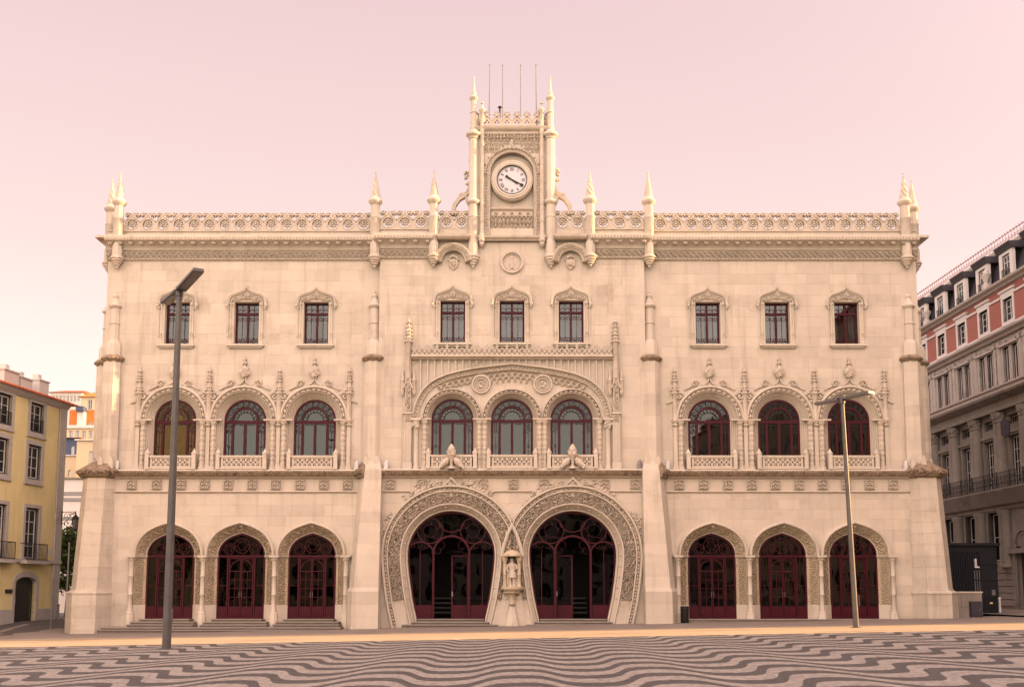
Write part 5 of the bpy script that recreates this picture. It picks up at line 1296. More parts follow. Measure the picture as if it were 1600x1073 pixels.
# masts on the tower roof
for i, (px, lab) in enumerate(((764, 'leftmost of the four thin masts on the clock tower roof'), (785, 'second thin mast from the left on the clock tower roof'), (814, 'third thin mast from the left on the clock tower roof'), (839, 'rightmost of the four thin masts on the clock tower roof'))):
    yy = ty+(0.6 if i in (0, 3) else 2.4); x = Xp(px, 190, yy); z1 = Zp(104, yy)
    m = MB().tube([(0, 0, 0), (-0.02*(i-1.5), 0, 2.0), (-0.03*(i-1.5), 0, z1-26.62)], [0.045, 0.035, 0.022], 8)
    t = thing('mast', lab, 'mast', (x, yy, 26.62), group='masts on the tower roof'); m.obj('mast_pole', 'metal', t, True)
    MB().lathe([(0.03, z1-26.62), (0.045, z1-26.57), (0.02, z1-26.5)], -0.03*(i-1.5), 0, 8).obj('mast_tip', 'metal', t)
yy = ty+1.2
t = thing('vent_pipe', 'short dark vent pipe with a flat cap on the clock tower roof', 'pipe', (Xp(781, 185, yy), yy, 26.62)); m = MB().tube([(0, 0, 0), (0, 0, Zp(169, yy)-26.62)], 0.05, 8); m.obj('pipe', 'iron', t)
MB().lathe([(0.03, Zp(169, yy)-26.66), (0.13, Zp(168, yy)-26.62), (0.04, Zp(166, yy)-26.62)], 0, 0, 10).obj('cap', 'iron', t)

# ================================================================== FACADE LINES FOR THE NEIGHBOURS
class Line:
    """a straight street front: origin, direction u (plan); local x runs along u, local -y faces the street"""
    def __init__(s, ox, oy, ux, uy):
        n = math.hypot(ux, uy); s.o = (ox, oy); s.u = (ux/n, uy/n); s.rz = math.atan2(uy, ux)
    def at(s, px, py):
        c = (CYP-py)/FPX; S, C = math.sin(TILT), math.cos(TILT); k = (S+c*C)/(C-c*S)
        q = (px-800)/FPX*(C+k*S); t = (q*(s.o[1]+DCAM)-s.o[0])/(s.u[0]-q*s.u[1])
        Y = s.o[1]+DCAM+s.u[1]*t
        return t, Y*k+ZCAM
def sash(root, x0, x1, z0, z1, frame, glassm='glass_dark', jamb=0.16, jmat='greystone', cols=2, rws=3, depth=0.18, bar=0.035, surround=True, dark='darkframe'):
    """window of a neighbour: stone surround, dark reveal, painted sash with panes"""
    w = MB().bar(rect(x0+0.04, x1-0.04, z0+0.04, z1-0.04), 0.09, depth-0.05, depth+0.05, True).obj('window', dark, root)
    if surround:
        MB().prism([rect(x0-jamb, x1+jamb, z0-jamb, z1+jamb), rect(x0, x1, z0, z1)], -0.05, depth).obj('window_surround', jmat, w)
        MB().box(x0-jamb-0.05, x1+jamb+0.05, -0.10, 0.0, z0-jamb-0.07, z0-jamb-0.002).obj('sill', jmat, w)
    g = MB().bar(rect(x0+0.11, x1-0.11, z0+0.11, z1-0.11), 0.06, depth-0.03, depth+0.04, True)
    for i in range(1, cols):
        x = x0+0.09+(x1-x0-0.18)*i/cols; b = bar if cols > 2 or i != 1 else bar*1.5; g.box(x-b/2, x+b/2, depth-0.02, depth+0.03, z0+0.1, z1-0.1)
    for j in range(1, rws):
        z = z0+0.09+(z1-z0-0.18)*j/rws; g.box(x0+0.1, x1-0.1, depth-0.015, depth+0.025, z-bar/2, z+bar/2)
    g.obj('sash', frame, w)
    for i in range(cols):
        xa = x0+0.09+(x1-x0-0.18)*i/cols; xb = x0+0.09+(x1-x0-0.18)*(i+1)/cols
        MB().box(xa, xb, depth+0.005, depth+0.01, z0+0.09, z1-0.09).obj('pane', glassm, w)
    MB().box(x0+0.05, x1-0.05, depth+0.25, depth+0.27, z0, z1).obj('window_backing', 'curtain' if frame == 'white' and random.random() < 0.6 else 'inside', w)  # curtain in some windows, else a near-black sheet for the unlit room
    return w
def wall_with_holes(root, name, x0, x1, z0, z1, holes, mat, t=0.35, y=0.0):
    return MB().prism([rect(x0, x1, z0, z1)]+[rect(*h) for h in holes], y, y+t).obj(name, mat, root)
def railing(root, x0, x1, y, z0, h, mat='iron', step=0.11, name='railing', ends=True):
    m = MB().box(x0, x1, y-0.02, y+0.02, z0+h-0.04, z0+h).box(x0, x1, y-0.015, y+0.015, z0+0.06, z0+0.09)
    n = max(2, int((x1-x0)/step))
    for i in range(n+1):
        x = x0+(x1-x0)*i/n; m.box(x-0.009, x+0.009, y-0.009, y+0.009, z0, z0+h)
    if ends:
        for x in (x0, x1): m.box(x-0.012, x+0.012, y, 0.0, z0+h-0.04, z0+h); m.box(x-0.015, x+0.015, y-0.015, y+0.015, z0, z0+h)
    return m.obj(name, mat, root)

# ------------------------------------------------------------------ yellow house on the left
YL = Line(-26.5, 7.0, 0.132, 0.991)
gz = ground_z(-26.5, 6)
YH = thing('yellow_house', 'yellow plastered house with grey stone window frames and a tiled eave', 'building', (YL.o[0], YL.o[1], 0), YL.rz)
zr = YL.at(95, 624)[1]-0.22; LEN = 15.0
def ywin(pl, pr, pt, pb):
    ym = (pt+pb)/2; a = YL.at(pl, ym)[0]; b = YL.at(pr, ym)[0]; c = YL.at((pl+pr)/2, pt)[1]; d = YL.at((pl+pr)/2, pb)[1]
    return a, b, d, c
w1 = ywin(47, 68, 630, 676); w2 = ywin(43, 63.5, 695, 749); w3 = ywin(38, 59, 793, 874); d1 = ywin(22, 55, 900, 967)
P3 = 3.05
wins = []
for k in range(5):
    for w in (w1, w2, w3): wins.append((w[0]-k*P3, w[1]-k*P3, w[2], w[3]))
dh = (d1[0], d1[1], gz-0.3, d1[3])
doors = [dh, (dh[0]-2*P3, dh[1]-2*P3, dh[2], dh[3])]
wall_with_holes(YH, 'wall', -LEN, -0.62, gz-0.6, zr, wins+doors, 'yellow')
MB().box(-LEN, 0.0, 0.36, 9.0, gz-0.6, zr-0.05).obj('back_wall', 'yellow', YH)
MB().box(-0.62, 0.02, -0.07, 9.05, gz-0.6, zr).obj('corner_pilaster', 'greystone', YH)
zb = YL.at(60, 876)[1]
MB().box(-LEN, 0.06, -0.12, -0.002 if False else 0.0, zb-0.12, zb+0.08).obj('band', 'greystone', YH)
for q, (a, b) in enumerate(((-LEN, doors[1][0]-0.2), (doors[1][1]+0.2, doors[0][0]-0.2), (doors[0][1]+0.2, -0.63))):
    MB().box(a, b, -0.05, 0.0, gz-0.6, gz+0.62).obj('base_course', 'greystone', YH)
MB().sweep([(-LEN, zr-0.35), (0.05, zr-0.35)], [(0, 0.0), (0.05, -0.08), (0.2, -0.22), (0.35, -0.30), (0.36, 0.0)]).obj('eave_cornice', 'greystone', YH)
MB().frustum([(-LEN-0.3, -0.38), (0.6, -0.38), (0.6, 9.6), (-LEN-0.3, 9.6)], [(-LEN+4, 4.2), (-3.6, 4.2), (-3.6, 5.0), (-LEN+4, 5.0)], zr+0.01, zr+0.75).obj('roof', 'tile', YH)
TM = MB().add([(x, -0.5, z) for x, z in arc(0, 0, 0.095, 0, 180, 5)]+[(x, 0, z) for x, z in arc(0, 0, 0.08, 0, 180, 5)]+[(x*0.8, -0.5, z*0.8) for x, z in arc(0, 0, 0.095, 0, 180, 5)], [(i, i+1, 7+i, 6+i) for i in range(5)]+[(i+1, i, 12+i, 13+i) for i in range(5)]).mesh('roof_tile', 'tile', True)
for i in range(44):
    o = link('roof_tile', TM, YH, (0.52-i*0.235, 0.02, zr+0.17)); o.rotation_euler = (R(25), 0, 0)
for i, w in enumerate(wins):
    french = abs(w[2]-w3[2]) < 1e-6
    sash(YH, *w, 'white', jamb=0.24 if not french else 0.2, cols=2, rws=3 if not french else 4)
    if french:
        bs = MB().box(w[0]-0.38, w[1]+0.38, -0.48, 0.0, w[2]-0.24, w[2]-0.06); bo = bs.obj('balcony', 'greystone', YH)
        railing(bo, w[0]-0.33, w[1]+0.33, -0.43, w[2]-0.06, 0.95)
    elif abs(w[2]-w1[2]) < 1e-6:
        railing(YH, w[0], w[1], -0.03, w[2], 0.75, ends=False)
for d in doors:
    xm = (d[0]+d[1])/2; hw = (d[1]-d[0])/2
    ap_ = [(d[0]-0.22, gz-0.3)]+[(xm-(hw+0.22)*math.cos(R(a)), d[3]-0.35+(0.62)*math.sin(R(a))) for a in range(0, 181, 15)]+[(d[1]+0.22, gz-0.3)]
    ip = [(d[0], gz-0.31)]+[(xm-hw*math.cos(R(a)), d[3]-0.38+0.36*math.sin(R(a))) for a in range(0, 181, 15)]+[(d[1], gz-0.31)]
    o = MB().prism([ap_, ip], -0.06, 0.3).obj('door', 'greystone', YH)
    MB().box(d[0], d[1], 0.2, 0.26, gz-0.3, d[3]).obj('door_leaf', 'darkframe', o)
    MB().box(d[0]+0.12, d[1]-0.12, 0.19, 0.199, gz+0.1, d[3]-0.45).obj('pane', 'glass_dark', o)
    MB().box(d[0]+0.35, d[0]+0.38, 0.14, 0.19, gz+0.9, gz+1.4).obj('door_handle', 'metal', o)
a, z = YL.at(75, 862); MB().box(a-0.22, a+0.22, -0.03, 0.0, z-0.2, z+0.2).obj('plaque', 'white', YH)
a, z = YL.at(13, 923); MB().box(a-0.3, a+0.3, -0.06, 0.0, z-0.1, z+0.1).obj('sign_plate', 'iron', YH)
MB().tube([(-0.70, -0.06, gz-0.1), (-0.70, -0.06, zr-0.3)], 0.045, 8).obj('drainpipe', 'greystone', YH)
for px0, px1, pt, pb, mat in ((15, 37, 585, 602, 'housewhite'), (40, 57, 597, 606, 'housewhite'), (68, 82, 601, 611, 'housewhite')):
    yl2 = Line(-30.5, 9.0, 0.132, 0.991); a, zt = yl2.at(px0, pt); b, zb_ = yl2.at(px1, pb)
    dx = -4.0
    c = MB().box(a, b, 3.6, 4.6, zb_-1.2, zt).obj('chimney', mat, YH); MB().box(a-0.06, b+0.06, 3.54, 4.66, zt, zt+0.08).obj('chimney_cap', 'housewhite', c)
    MB().box((a+b)/2-0.2, (a+b)/2+0.15, 3.9, 4.3, zt+0.08, zt+0.45).obj('chimney_pot', 'housewhite', c)
# wrought lantern on the corner
lx, lz = YL.at(97, 801)
LT = thing('wall_lantern', 'black wrought iron lantern on a scrolled bracket at the corner of the yellow house', 'lantern', (YL.o[0]+0.1, YL.o[1]-0.2, 0))
lz = Zp(800, 7)
br = MB().tube([(0.0, 0, lz), (0.86, 0, lz+0.02)], 0.022, 6); br.tube([(0, 0, lz-0.75), (0.0, 0, lz+0.1)], 0.025, 6)
for c, r in (((0.28, lz-0.24), 0.20), ((0.52, lz-0.15), 0.11), ((0.70, lz-0.10), 0.06)): br.tube([(c[0]+r*(1-0.06*i)*math.cos(i*0.55), 0, c[1]+r*(1-0.06*i)*math.sin(i*0.55)) for i in range(15)], 0.016, 5)
br.tube([(0.0, 0, lz-0.72), (0.35, 0, lz-0.5), (0.55, 0, lz-0.14), (0.8, 0, lz-0.02)], 0.018, 5)
br.obj('bracket', 'iron', LT)
ln = MB().lathe([(0.03, lz-0.02), (0.05, lz-0.15), (0.24, lz-0.38), (0.25, lz-0.42), (0.22, lz-0.42)], 0.82, 0, 6)
for i in range(6): t = i*PI/3; ln.tube([(0.82+0.22*math.cos(t), 0.22*math.sin(t), lz-0.42), (0.82+0.12*math.cos(t), 0.12*math.sin(t), lz-1.0)], 0.014, 4)
ln.lathe([(0.13, lz-1.0), (0.10, lz-1.05), (0.03, lz-1.1)], 0.82, 0, 6); ln.obj('lantern_frame', 'iron', LT)
MB().lathe([(0.20, lz-0.43), (0.105, lz-0.99)], 0.82, 0, 6).obj('lantern_glass', 'lampglass', LT)
# posts and bollards in the lane
for px, y, pt, r, nm, lab, cat in ((80, 1.5, 905, 0.035, 'sign_post', 'tall thin grey post standing alone on the lane left of the station', 'post'),
                               (66, 6.2, 915, 0.06, 'bollard_post', 'short dark post close to the yellow house door', 'post'),
                               (90.5, 6.6, 944, 0.07, 'bollard', 'low dark bollard at the foot of the yellow house corner', 'bollard'),
                               (103, 0.9, 848, 0.045, 'sign_pole', 'thin grey pole beside the left corner buttress of the station', 'pole')):
    X = Xp(px, 960, y); g = ground_z(X, y); h = Zp(pt, y)-g
    t = thing(nm, lab, cat, (X, y, g)); MB().tube([(0, 0, -0.1), (0, 0, h)], r, 8).obj('shaft', 'metal', t, True)
    MB().lathe([(r*2.0, -0.05), (r*2.0, 0.03), (r, 0.05)], 0, 0, 10).obj('foot', 'metal', t)
    MB().lathe([(r*1.25, h-0.08), (r*1.25, h), (r*0.6, h+0.04)], 0, 0, 10).obj('cap', 'metal', t)

# ------------------------------------------------------------------ hillside with houses far behind on the left
m = MB(); xs = list(range(-170, 0, 10)); ys = list(range(70, 330, 10)); n = len(ys)
def hz(x, y): k = min(max((y-75)/130, 0), 1); return 0.3+30*k*k*(3-2*k)*min(1, max(0, (-x-5)/25))+1.2*math.sin(x*0.13)*k
m.add([(x, y, hz(x, y)) for x in xs for y in ys], [(i*n+j, (i+1)*n+j, (i+1)*n+j+1, i*n+j+1) for i in range(len(xs)-1) for j in range(n-1)])
m.obj('hillside', 'hill', None, True, recalc=False, kind='structure')
def house(label, px0, px1, ptop, pbot, D, wall, roof='tile', roofpx=6, wins=(), extra=None, hip=True, depth=9):
    y = D-DCAM; x0, x1 = Xp(px0, (ptop+pbot)/2, y), Xp(px1, (ptop+pbot)/2, y); z1, z0 = Zp(ptop, y), Zp(pbot, y); w = x1-x0
    t = thing('hillside_house', label, 'house', ((x0+x1)/2, y, min(z0, hz((x0+x1)/2, y))), group='houses on the hillside'); b = t.location.z
    holes = []
    for (a, c, d, e) in wins: holes.append((-w/2+a*w, -w/2+c*w, z0-b+(1-e)*(z1-z0), z0-b+(1-d)*(z1-z0)))
    MB().prism([rect(-w/2, w/2, -3, z1-b)]+[rect(*h) for h in holes], 0, 0.4).obj('wall', wall, t)
    MB().box(-w/2, w/2, 0.41, depth, -3, z1-b-0.01).obj('back_wall', wall, t)
    for h in holes:
        o = MB().bar(rect(h[0]+0.05, h[1]-0.05, h[2]+0.05, h[3]-0.05), 0.12, 0.14, 0.22, True).obj('window', 'white', t); MB().box(h[0], h[1], 0.25, 0.27, h[2], h[3]).obj('pane', 'glass_dark', o); MB().box((h[0]+h[1])/2-0.05, (h[0]+h[1])/2+0.05, 0.15, 0.21, h[2], h[3]).obj('mullion', 'white', o)
    if roof:
        rh = Zp(ptop-roofpx, y)-z1
        if hip: MB().frustum([(-w/2-0.4, -0.4), (w/2+0.4, -0.4), (w/2+0.4, depth+0.4), (-w/2-0.4, depth+0.4)], [(-w/2+0.8, depth*0.42), (w/2-0.8, depth*0.42), (w/2-0.8, depth*0.58), (-w/2+0.8, depth*0.58)], z1-b, z1-b+rh).obj('roof', roof, t)
        else: MB().box(-w/2-0.2, w/2+0.2, -0.2, depth, z1-b, z1-b+rh).obj('roof', roof, t)
    return t, w, z0-b, z1-b
W4 = [(0.08+0.24*i, 0.24+0.24*i, 0.25, 0.8) for i in range(4)]
house('white house with a wide glazed gallery and red roof at the top of the hill', 78, 127, 613, 650, 185, 'housewhite', 'tile', 9, [(0.05+0.115*i, 0.14+0.115*i, 0.12, 0.40) for i in range(8)])
t, w, z0, z1 = house('house with a large bright orange roof beside the station corner turret', 126, 168, 620, 660, 178, 'housecream', 'houseorange', 14, [(0.25, 0.42, 0.1, 0.5), (0.6, 0.75, 0.1, 0.5)])
MB().box(-w/2+1.0, -w/2+2.2, 3.5, 4.5, z1, z1+3.4).obj('chimney', 'housewhite', t)
t, w, z0, z1 = house('orange house with a white bay and blue awning on the hill', 108, 168, 640, 676, 150, 'houseorange', None, 0, [(0.50, 0.58, 0.5, 0.85), (0.62, 0.70, 0.5, 0.85)])
b0 = MB().box(-w/2+0.27*w, -w/2+0.44*w, -0.9, 0.0, z0+0.25*(z1-z0), z1-0.12*(z1-z0)).obj('bay', 'housewhite', t); MB().box(-w/2+0.26*w, -w/2+0.45*w, -1.4, 0.0, z1-0.12*(z1-z0), z1+0.3).obj('awning', 'houseblue', b0)
MB().box(-w/2, w/2, -1.2, -1.0, z0+0.0, z0+0.28*(z1-z0)).obj('terrace_wall', 'housewhite', t)
house('long cream house with a row of windows halfway up the hill', 104, 168, 669, 688, 130, 'housecream', 'housewhite', 1.5, [(0.06+0.16*i, 0.15+0.16*i, 0.2, 0.9) for i in range(6)], hip=False)
t, w, z0, z1 = house('blue grey gabled house low on the hill behind the yellow house', 100, 122, 684, 712, 118, 'houseblue', 'houseorange', 8, [(0.5, 0.75, 0.45, 0.9)])
house('cream house with one dark side window low on the hill', 119, 168, 688, 748, 108, 'housecream', 'housewhite', 2, [(0.40, 0.52, 0.28, 0.62)], hip=False)
house('sunny pale yellow house low on the hill beside the yellow house corner', 98, 120, 712, 752, 112, 'housecream', 'housewhite', 1.5, [(0.4, 0.6, 0.55, 0.85)], hip=False)
t, w, z0, z1 = house('white building with grey horizontal bands behind the left corner buttress', 92, 140, 748, 960, 98, 'housewhite', 'lichen', 2.5, [], hip=False)
for py in (770, 779.5, 809):
    y = 98-DCAM; z = Zp(py, y)-t.location.z; MB().box(-w/2, w/2, -0.08, 0.0, z-0.18, z+0.12).obj('band', 'metal', t)
t, w, z0, z1 = house('small low house with a brown tiled roof behind the tree', 94, 125, 842, 960, 84, 'housewhite', 'lichen', 14, [(0.55, 0.7, 0.4, 0.55)])
# tree in the lane
def leafy_tree(name, label, x, y, h, spread, n, seed, zb=None):
    rnd = random.Random(seed); g = ground_z(x, y); t = thing(name, label, 'tree', (x, y, g))
    tr = MB().tube([(0, 0, -0.2), (0.05, 0, h*0.25), (-0.05, 0.1, h*0.5), (0.05, 0, h*0.8)], [0.16, 0.12, 0.09, 0.03], 8)
    limbs = []
    for i in range(9):
        a = rnd.uniform(0, 2*PI); z0 = h*rnd.uniform(0.3, 0.6); e = (spread*0.6*math.cos(a), spread*0.6*math.sin(a), z0+h*rnd.uniform(0.1, 0.35)); limbs.append(e)
        tr.tube([(0, 0, z0), (e[0]*0.5, e[1]*0.5, (z0+e[2])/2+0.1), e], [0.06, 0.04, 0.015], 5)
    tr.obj('trunk', 'bark', t, True)
    v = []; f = []; cl = [(rnd.gauss(0, 0.42)*spread, rnd.gauss(0, 0.42)*spread, h*rnd.uniform(0.35, 1.0)) for _ in range(46)]+limbs
    for i in range(n):
        c = rnd.choice(cl); p = Vector((c[0]+rnd.gauss(0, 0.26), c[1]+rnd.gauss(0, 0.26), c[2]+rnd.gauss(0, 0.24)))
        a = Vector((rnd.gauss(0, 1), rnd.gauss(0, 1), rnd.gauss(0, 1))).normalized(); b = a.orthogonal().normalized(); s = rnd.uniform(0.07, 0.14); o = len(v)
        v += [tuple(p-a*s), tuple(p+b*s*0.55), tuple(p+a*s), tuple(p-b*s*0.55)]; f.append((o, o+1, o+2, o+3))
    m = MB(); m.v = v; m.f = f; m.obj('crown', 'leaf', t, recalc=False); return t
X = Xp(107, 880, 16); leafy_tree('street_tree', 'small green tree in the lane behind the left corner buttress', X, 16, Zp(828, 16)-ground_z(X, 16), 1.35, 5200, 3)

# ------------------------------------------------------------------ long building on the right
RL = Line(32.0, 12.0, 0.03, -1.0)
RB = thing('hotel_building', 'long grey stone building with a red upper storey and dark mansard roof on the right', 'building', (RL.o[0], RL.o[1], 0), RL.rz)
def rz_(py, px=1575): return RL.at(px, py)[1]
def rt(px, py=600): return RL.at(px, py)[0]
T0, T1 = -34.0, 20.4
gR = ground_z(32, 10)+0.05
tw = [rt(1468.7, 480), rt(1501, 480), rt(1536, 480), rt(1575, 480)]
pitch = (tw[3]-tw[0])/3
cols_t = [tw[0]+pitch*i for i in range(-5, 8)]
zG1, zB, zC0, zC1, zF3, zR0, zR1, zM0, zM1 = rz_(785), rz_(764), rz_(640), rz_(615), rz_(597), rz_(515), rz_(444), rz_(437), rz_(372)
# ground storey: rusticated blocks, openings with columns
gw = []; 
for t_ in cols_t: gw.append((t_-0.85, t_+0.85, gR+3.1, zG1-0.5))
garch = [(rt(1601, 870)+k*pitch*2-0.95, rt(1601, 870)+k*pitch*2+0.95, gR-0.5, gR+4.0) for k in (0, 1)]
gw = [g for g in gw if not any(a[0]-0.6 < g[1] and g[0] < a[1]+0.6 for a in garch)]
wall_with_holes(RB, 'ground_floor_wall', T0, T1, gR-0.6, zG1-0.05, gw+garch, 'dirty_shaded', 0.5)
MB().box(T0, T1, 0.9, 12, gR-0.6, zM0).obj('back_wall', 'dirty_shaded', RB)
for g in gw: sash(RB, *g, 'white', jamb=0.2, jmat='dirty_shaded', cols=2, rws=2, depth=0.35)
for a in garch:
    xm = (a[0]+a[1])/2; o = MB().bar([(xm-1.15, gR)]+[(xm-1.15*math.cos(R(q)), gR+4.0+1.15*math.sin(R(q))) for q in range(0, 181, 12)]+[(xm+1.15, gR)], 0.4, -0.12, 0.1).obj('arched_door', 'dirty_shaded', RB)
    MB().box(a[0], a[1], 0.3, 0.36, gR-0.4, gR+4.0).obj('door_leaf', 'bark', o); MB().bar(circle(xm, gR+4.35, 0.45, 16), 0.1, -0.06, 0.0, True).obj('fanlight', 'dirty_shaded', o)
    MB().box(a[0]-0.5, a[1]+0.5, -0.3, 0.0, gR+3.55, gR+3.85).obj('door_ledge', 'dirty_shaded', o)
for t_ in cols_t:
    for d in (-1.45, 1.45):
        if any(a[0]-0.8 < t_+d < a[1]+0.8 for a in garch): continue
        c = MB().lathe([(0.42, gR+2.7), (0.42, gR+2.85), (0.34, gR+2.9), (0.30, zG1-0.75), (0.38, zG1-0.6), (0.38, zG1-0.45)], t_+d, -0.12, 14); c.obj('column', 'dirty_shaded', RB, True)
for j in range(6):
    z = gR+0.25+j*0.42
    xs_ = [T0]+sorted(q for a in garch for q in (a[0]-0.45, a[1]+0.45))+[T1]
    for i in range(0, len(xs_), 2): MB().box(xs_[i], xs_[i+1], -0.10, -0.002, z, z+0.37).obj('rusticated_course', 'dirty_shaded', RB)
MB().sweep([(T0, zG1-0.45), (T1, zG1-0.45)], [(0, 0.0), (0.05, -0.16), (0.25, -0.2), (0.35, -0.45), (zB-zG1+0.35, -0.95), (zB-zG1+0.45, -0.95), (zB-zG1+0.46, 0.0)]).obj('balcony_slab', 'dirty_shaded', RB)
rl = railing(RB, T0, T1, -0.9, zB, 1.02, step=0.14)
m = MB(); n = int((T1-T0)/0.42)
for i in range(n):
    x = T0+(i+0.5)*0.42; m.bar(circle(x, zB+0.62, 0.13, 8), 0.03, -0.915, -0.885, True); m.bar(circle(x, zB+0.30, 0.10, 8), 0.03, -0.915, -0.885, True)
    if i % 4 == 0: m.box(x-0.22, x-0.18, -0.93, -0.87, zB, zB+1.06)
m.obj('railing_scrolls', 'iron', rl)
# first floor: giant columns, french windows with transoms
fw = []
for t_ in cols_t: fw.append((t_-0.85, t_+0.85, zB+0.05, zB+3.4)); fw.append((t_-0.8, t_+0.8, zB+4.1, zC0-0.35))
wall_with_holes(RB, 'first_floor_wall', T0, T1, zB-0.1, zC0, fw, 'dirty_shaded', 0.5)
for i, w in enumerate(fw):
    if i % 2 == 0:
        o = sash(RB, *w, 'white', jamb=0.16, jmat='dirty_shaded', cols=4, rws=4, depth=0.3, surround=False)
        MB().box(w[0]-0.25, w[1]+0.25, -0.16, 0.0, zB+3.55, zB+3.72).obj('lintel', 'dirty_shaded', o); MB().box(w[0]-0.15, w[1]+0.15, -0.06, 0.0, zB+3.42, zB+3.549).obj('lintel_frieze', 'dirty_shaded', o)
    else: sash(RB, *w, 'dirty_shaded', jamb=0.1, jmat='dirty_shaded', cols=5, rws=1, depth=0.25, surround=False)
for t_ in cols_t:
    for d in (-1.42, 1.42):
        c = MB().lathe([(0.42, zB), (0.42, zB+0.2), (0.34, zB+0.3), (0.32, zB+2.5), (0.28, zC0-0.75), (0.34, zC0-0.68), (0.29, zC0-0.62), (0.42, zC0-0.06)], t_+d, -0.16, 14)
        for q in range(10): c.blob((t_+d+0.33*math.cos(q*0.63), -0.16+0.33*math.sin(q*0.63), zC0-0.38+0.14*(q % 2)), (0.10, 0.10, 0.12))
        c.obj('column', 'dirty_shaded', RB, True)
MB().sweep([(T0, zC0), (T1, zC0)], [(0, 0.0), (0.0, -0.5), (0.25, -0.5), (0.27, -0.42), (0.6, -0.42), (0.68, -0.62), (zC1-zC0-0.15, -0.95), (zC1-zC0, -1.0), (zC1-zC0+0.02, 0.0)]).obj('cornice', 'dirty_shaded', RB)
# second floor: pilasters, paired windows over a plain parapet band
sw = []
for t_ in cols_t: sw.append((t_-0.95, t_-0.15, zF3+0.05, zR0-1.05)); sw.append((t_+0.15, t_+0.95, zF3+0.05, zR0-1.05))
wall_with_holes(RB, 'second_floor_wall', T0, T1, zC1-0.1, zR0-0.35, sw, 'greystone', 0.5)
for w in sw: sash(RB, *w, 'white', jamb=0.08, cols=2, rws=1, depth=0.2)
for t_ in cols_t:
    MB().box(t_-1.1, t_+1.1, -0.22, -0.0, zR0-0.98, zR0-0.85).obj('window_hood', 'greystone', RB)
    m = MB()
    for q in range(16): m.blob((t_+random.uniform(-0.9, 0.9), -0.06, zR0-0.70+random.uniform(-0.1, 0.1)), (0.12, 0.07, 0.09))
    m.obj('carving', 'greystone', RB)
    for d in (-1.5, 1.5):
        p = MB().box(t_+d-0.22, t_+d+0.22, -0.12, 0.0, zF3-0.02, zR0-0.5).box(t_+d-0.28, t_+d+0.28, -0.18, 0, zR0-0.9, zR0-0.6); p.obj('pilaster', 'greystone', RB)
MB().sweep([(T0, zF3-0.12), (T1, zF3-0.12)], [(0, 0), (0.02, -0.14), (0.1, -0.16), (0.11, 0)]).obj('thin_moulding', 'greystone', RB)
MB().sweep([(T0, zR0-0.40), (T1, zR0-0.40)], [(0, 0.0), (0.04, -0.22), (0.16, -0.3), (0.28, -0.55), (0.40, -0.58), (0.41, 0.0)]).obj('cornice', 'greystone', RB)
# red storey
rw = [(t_-0.62, t_+0.62, zR0+0.55, zR1-0.85) for t_ in cols_t]
wall_with_holes(RB, 'red_storey_wall', T0, T1, zR0-0.05, zR1, rw, 'brick_red', 0.5)
MB().box(T0, T1, -0.06, 0.0, zR0+0.0, zR0+0.38).obj('white_band', 'white', RB)
for i, w in enumerate(rw):
    o = sash(RB, *w, 'white', jamb=0.2, jmat='white', cols=2, rws=3, depth=0.2)
    MB().box(w[0]-0.35, w[1]+0.35, -0.14, 0.0, w[3]+0.45, w[3]+0.58).obj('window_hood', 'white', o); MB().box(w[0]-0.28, w[1]+0.28, -0.045, 0.0, w[3]+0.205, w[3]+0.448).obj('window_frieze', 'white', o)
    if i+1 < len(rw): MB().box(w[1]+0.30, rw[i+1][0]-0.30, -0.07, 0.0, w[3]+0.12, w[3]+0.26).obj('white_moulding', 'white', RB)
MB().sweep([(T0, zR1-0.05), (T1, zR1-0.05)], [(0, 0), (0.04, -0.16), (0.12, -0.22), (0.22, -0.5), (0.34, -0.55), (0.35, 0.4)]).obj('roof_cornice', 'greystone', RB)
# mansard with dormers, gutter and roof railing
MB().frustum([(T0, 0.1), (T1, 0.1), (T1, 12), (T0, 12)], [(T0+0.6, 1.0), (T1-0.6, 1.0), (T1-0.6, 11), (T0+0.6, 11)], zM0-0.1, zM1).obj('mansard_roof', 'slate', RB)
MB().sweep([(T0+0.5, zM1-0.05), (T1-0.5, zM1-0.05)], [(0, 1.3), (0.0, 0.82), (0.12, 0.75), (0.24, 0.72), (0.25, 1.3)]).obj('roof_gutter', 'greystone', RB)
for t_ in cols_t:
    d = link('dormer', MB().box(t_-0.62, t_+0.62, 0.24, 1.2, zM0, zM1-0.75).mesh('dormer', 'inside'), RB)
    MB().prism([rect(t_-0.85, t_+0.85, zM0+0.02, zM1-0.74), rect(t_-0.5, t_+0.5, zM0+0.3, zM1-0.95)], 0.0, 0.23).obj('dormer_front', 'white', d)
    MB().sweep([(t_-1.0, zM1-0.74), (t_+1.0, zM1-0.74)], [(0, 1.2), (0.0, -0.08), (0.15, -0.14), (0.36, -0.26), (0.42, -0.26), (0.45, 1.2)]).obj('dormer_hood', 'slate', d)
    w_ = sash(RB, t_-0.5, t_+0.5, zM0+0.3, zM1-0.95, 'white', depth=0.12, cols=2, rws=3, surround=False); railing(d, t_-0.5, t_+0.5, -0.04, zM0+0.28, 0.5, ends=False)
rr = railing(RB, T0+0.5, T1-0.5, 0.9, zM1+0.2, 0.78, mat='brick_red', step=0.38, ends=False, name='roof_railing')
m = MB()
for i in range(int((T1-T0)/0.38)): x = T0+0.7+i*0.38; m.bar(circle(x, zM1+0.55, 0.12, 8), 0.025, 0.885, 0.915, True); m.blob((x-0.19, 0.9, zM1+1.03), 0.045)
m.obj('railing_scrolls', 'brick_red', rr)
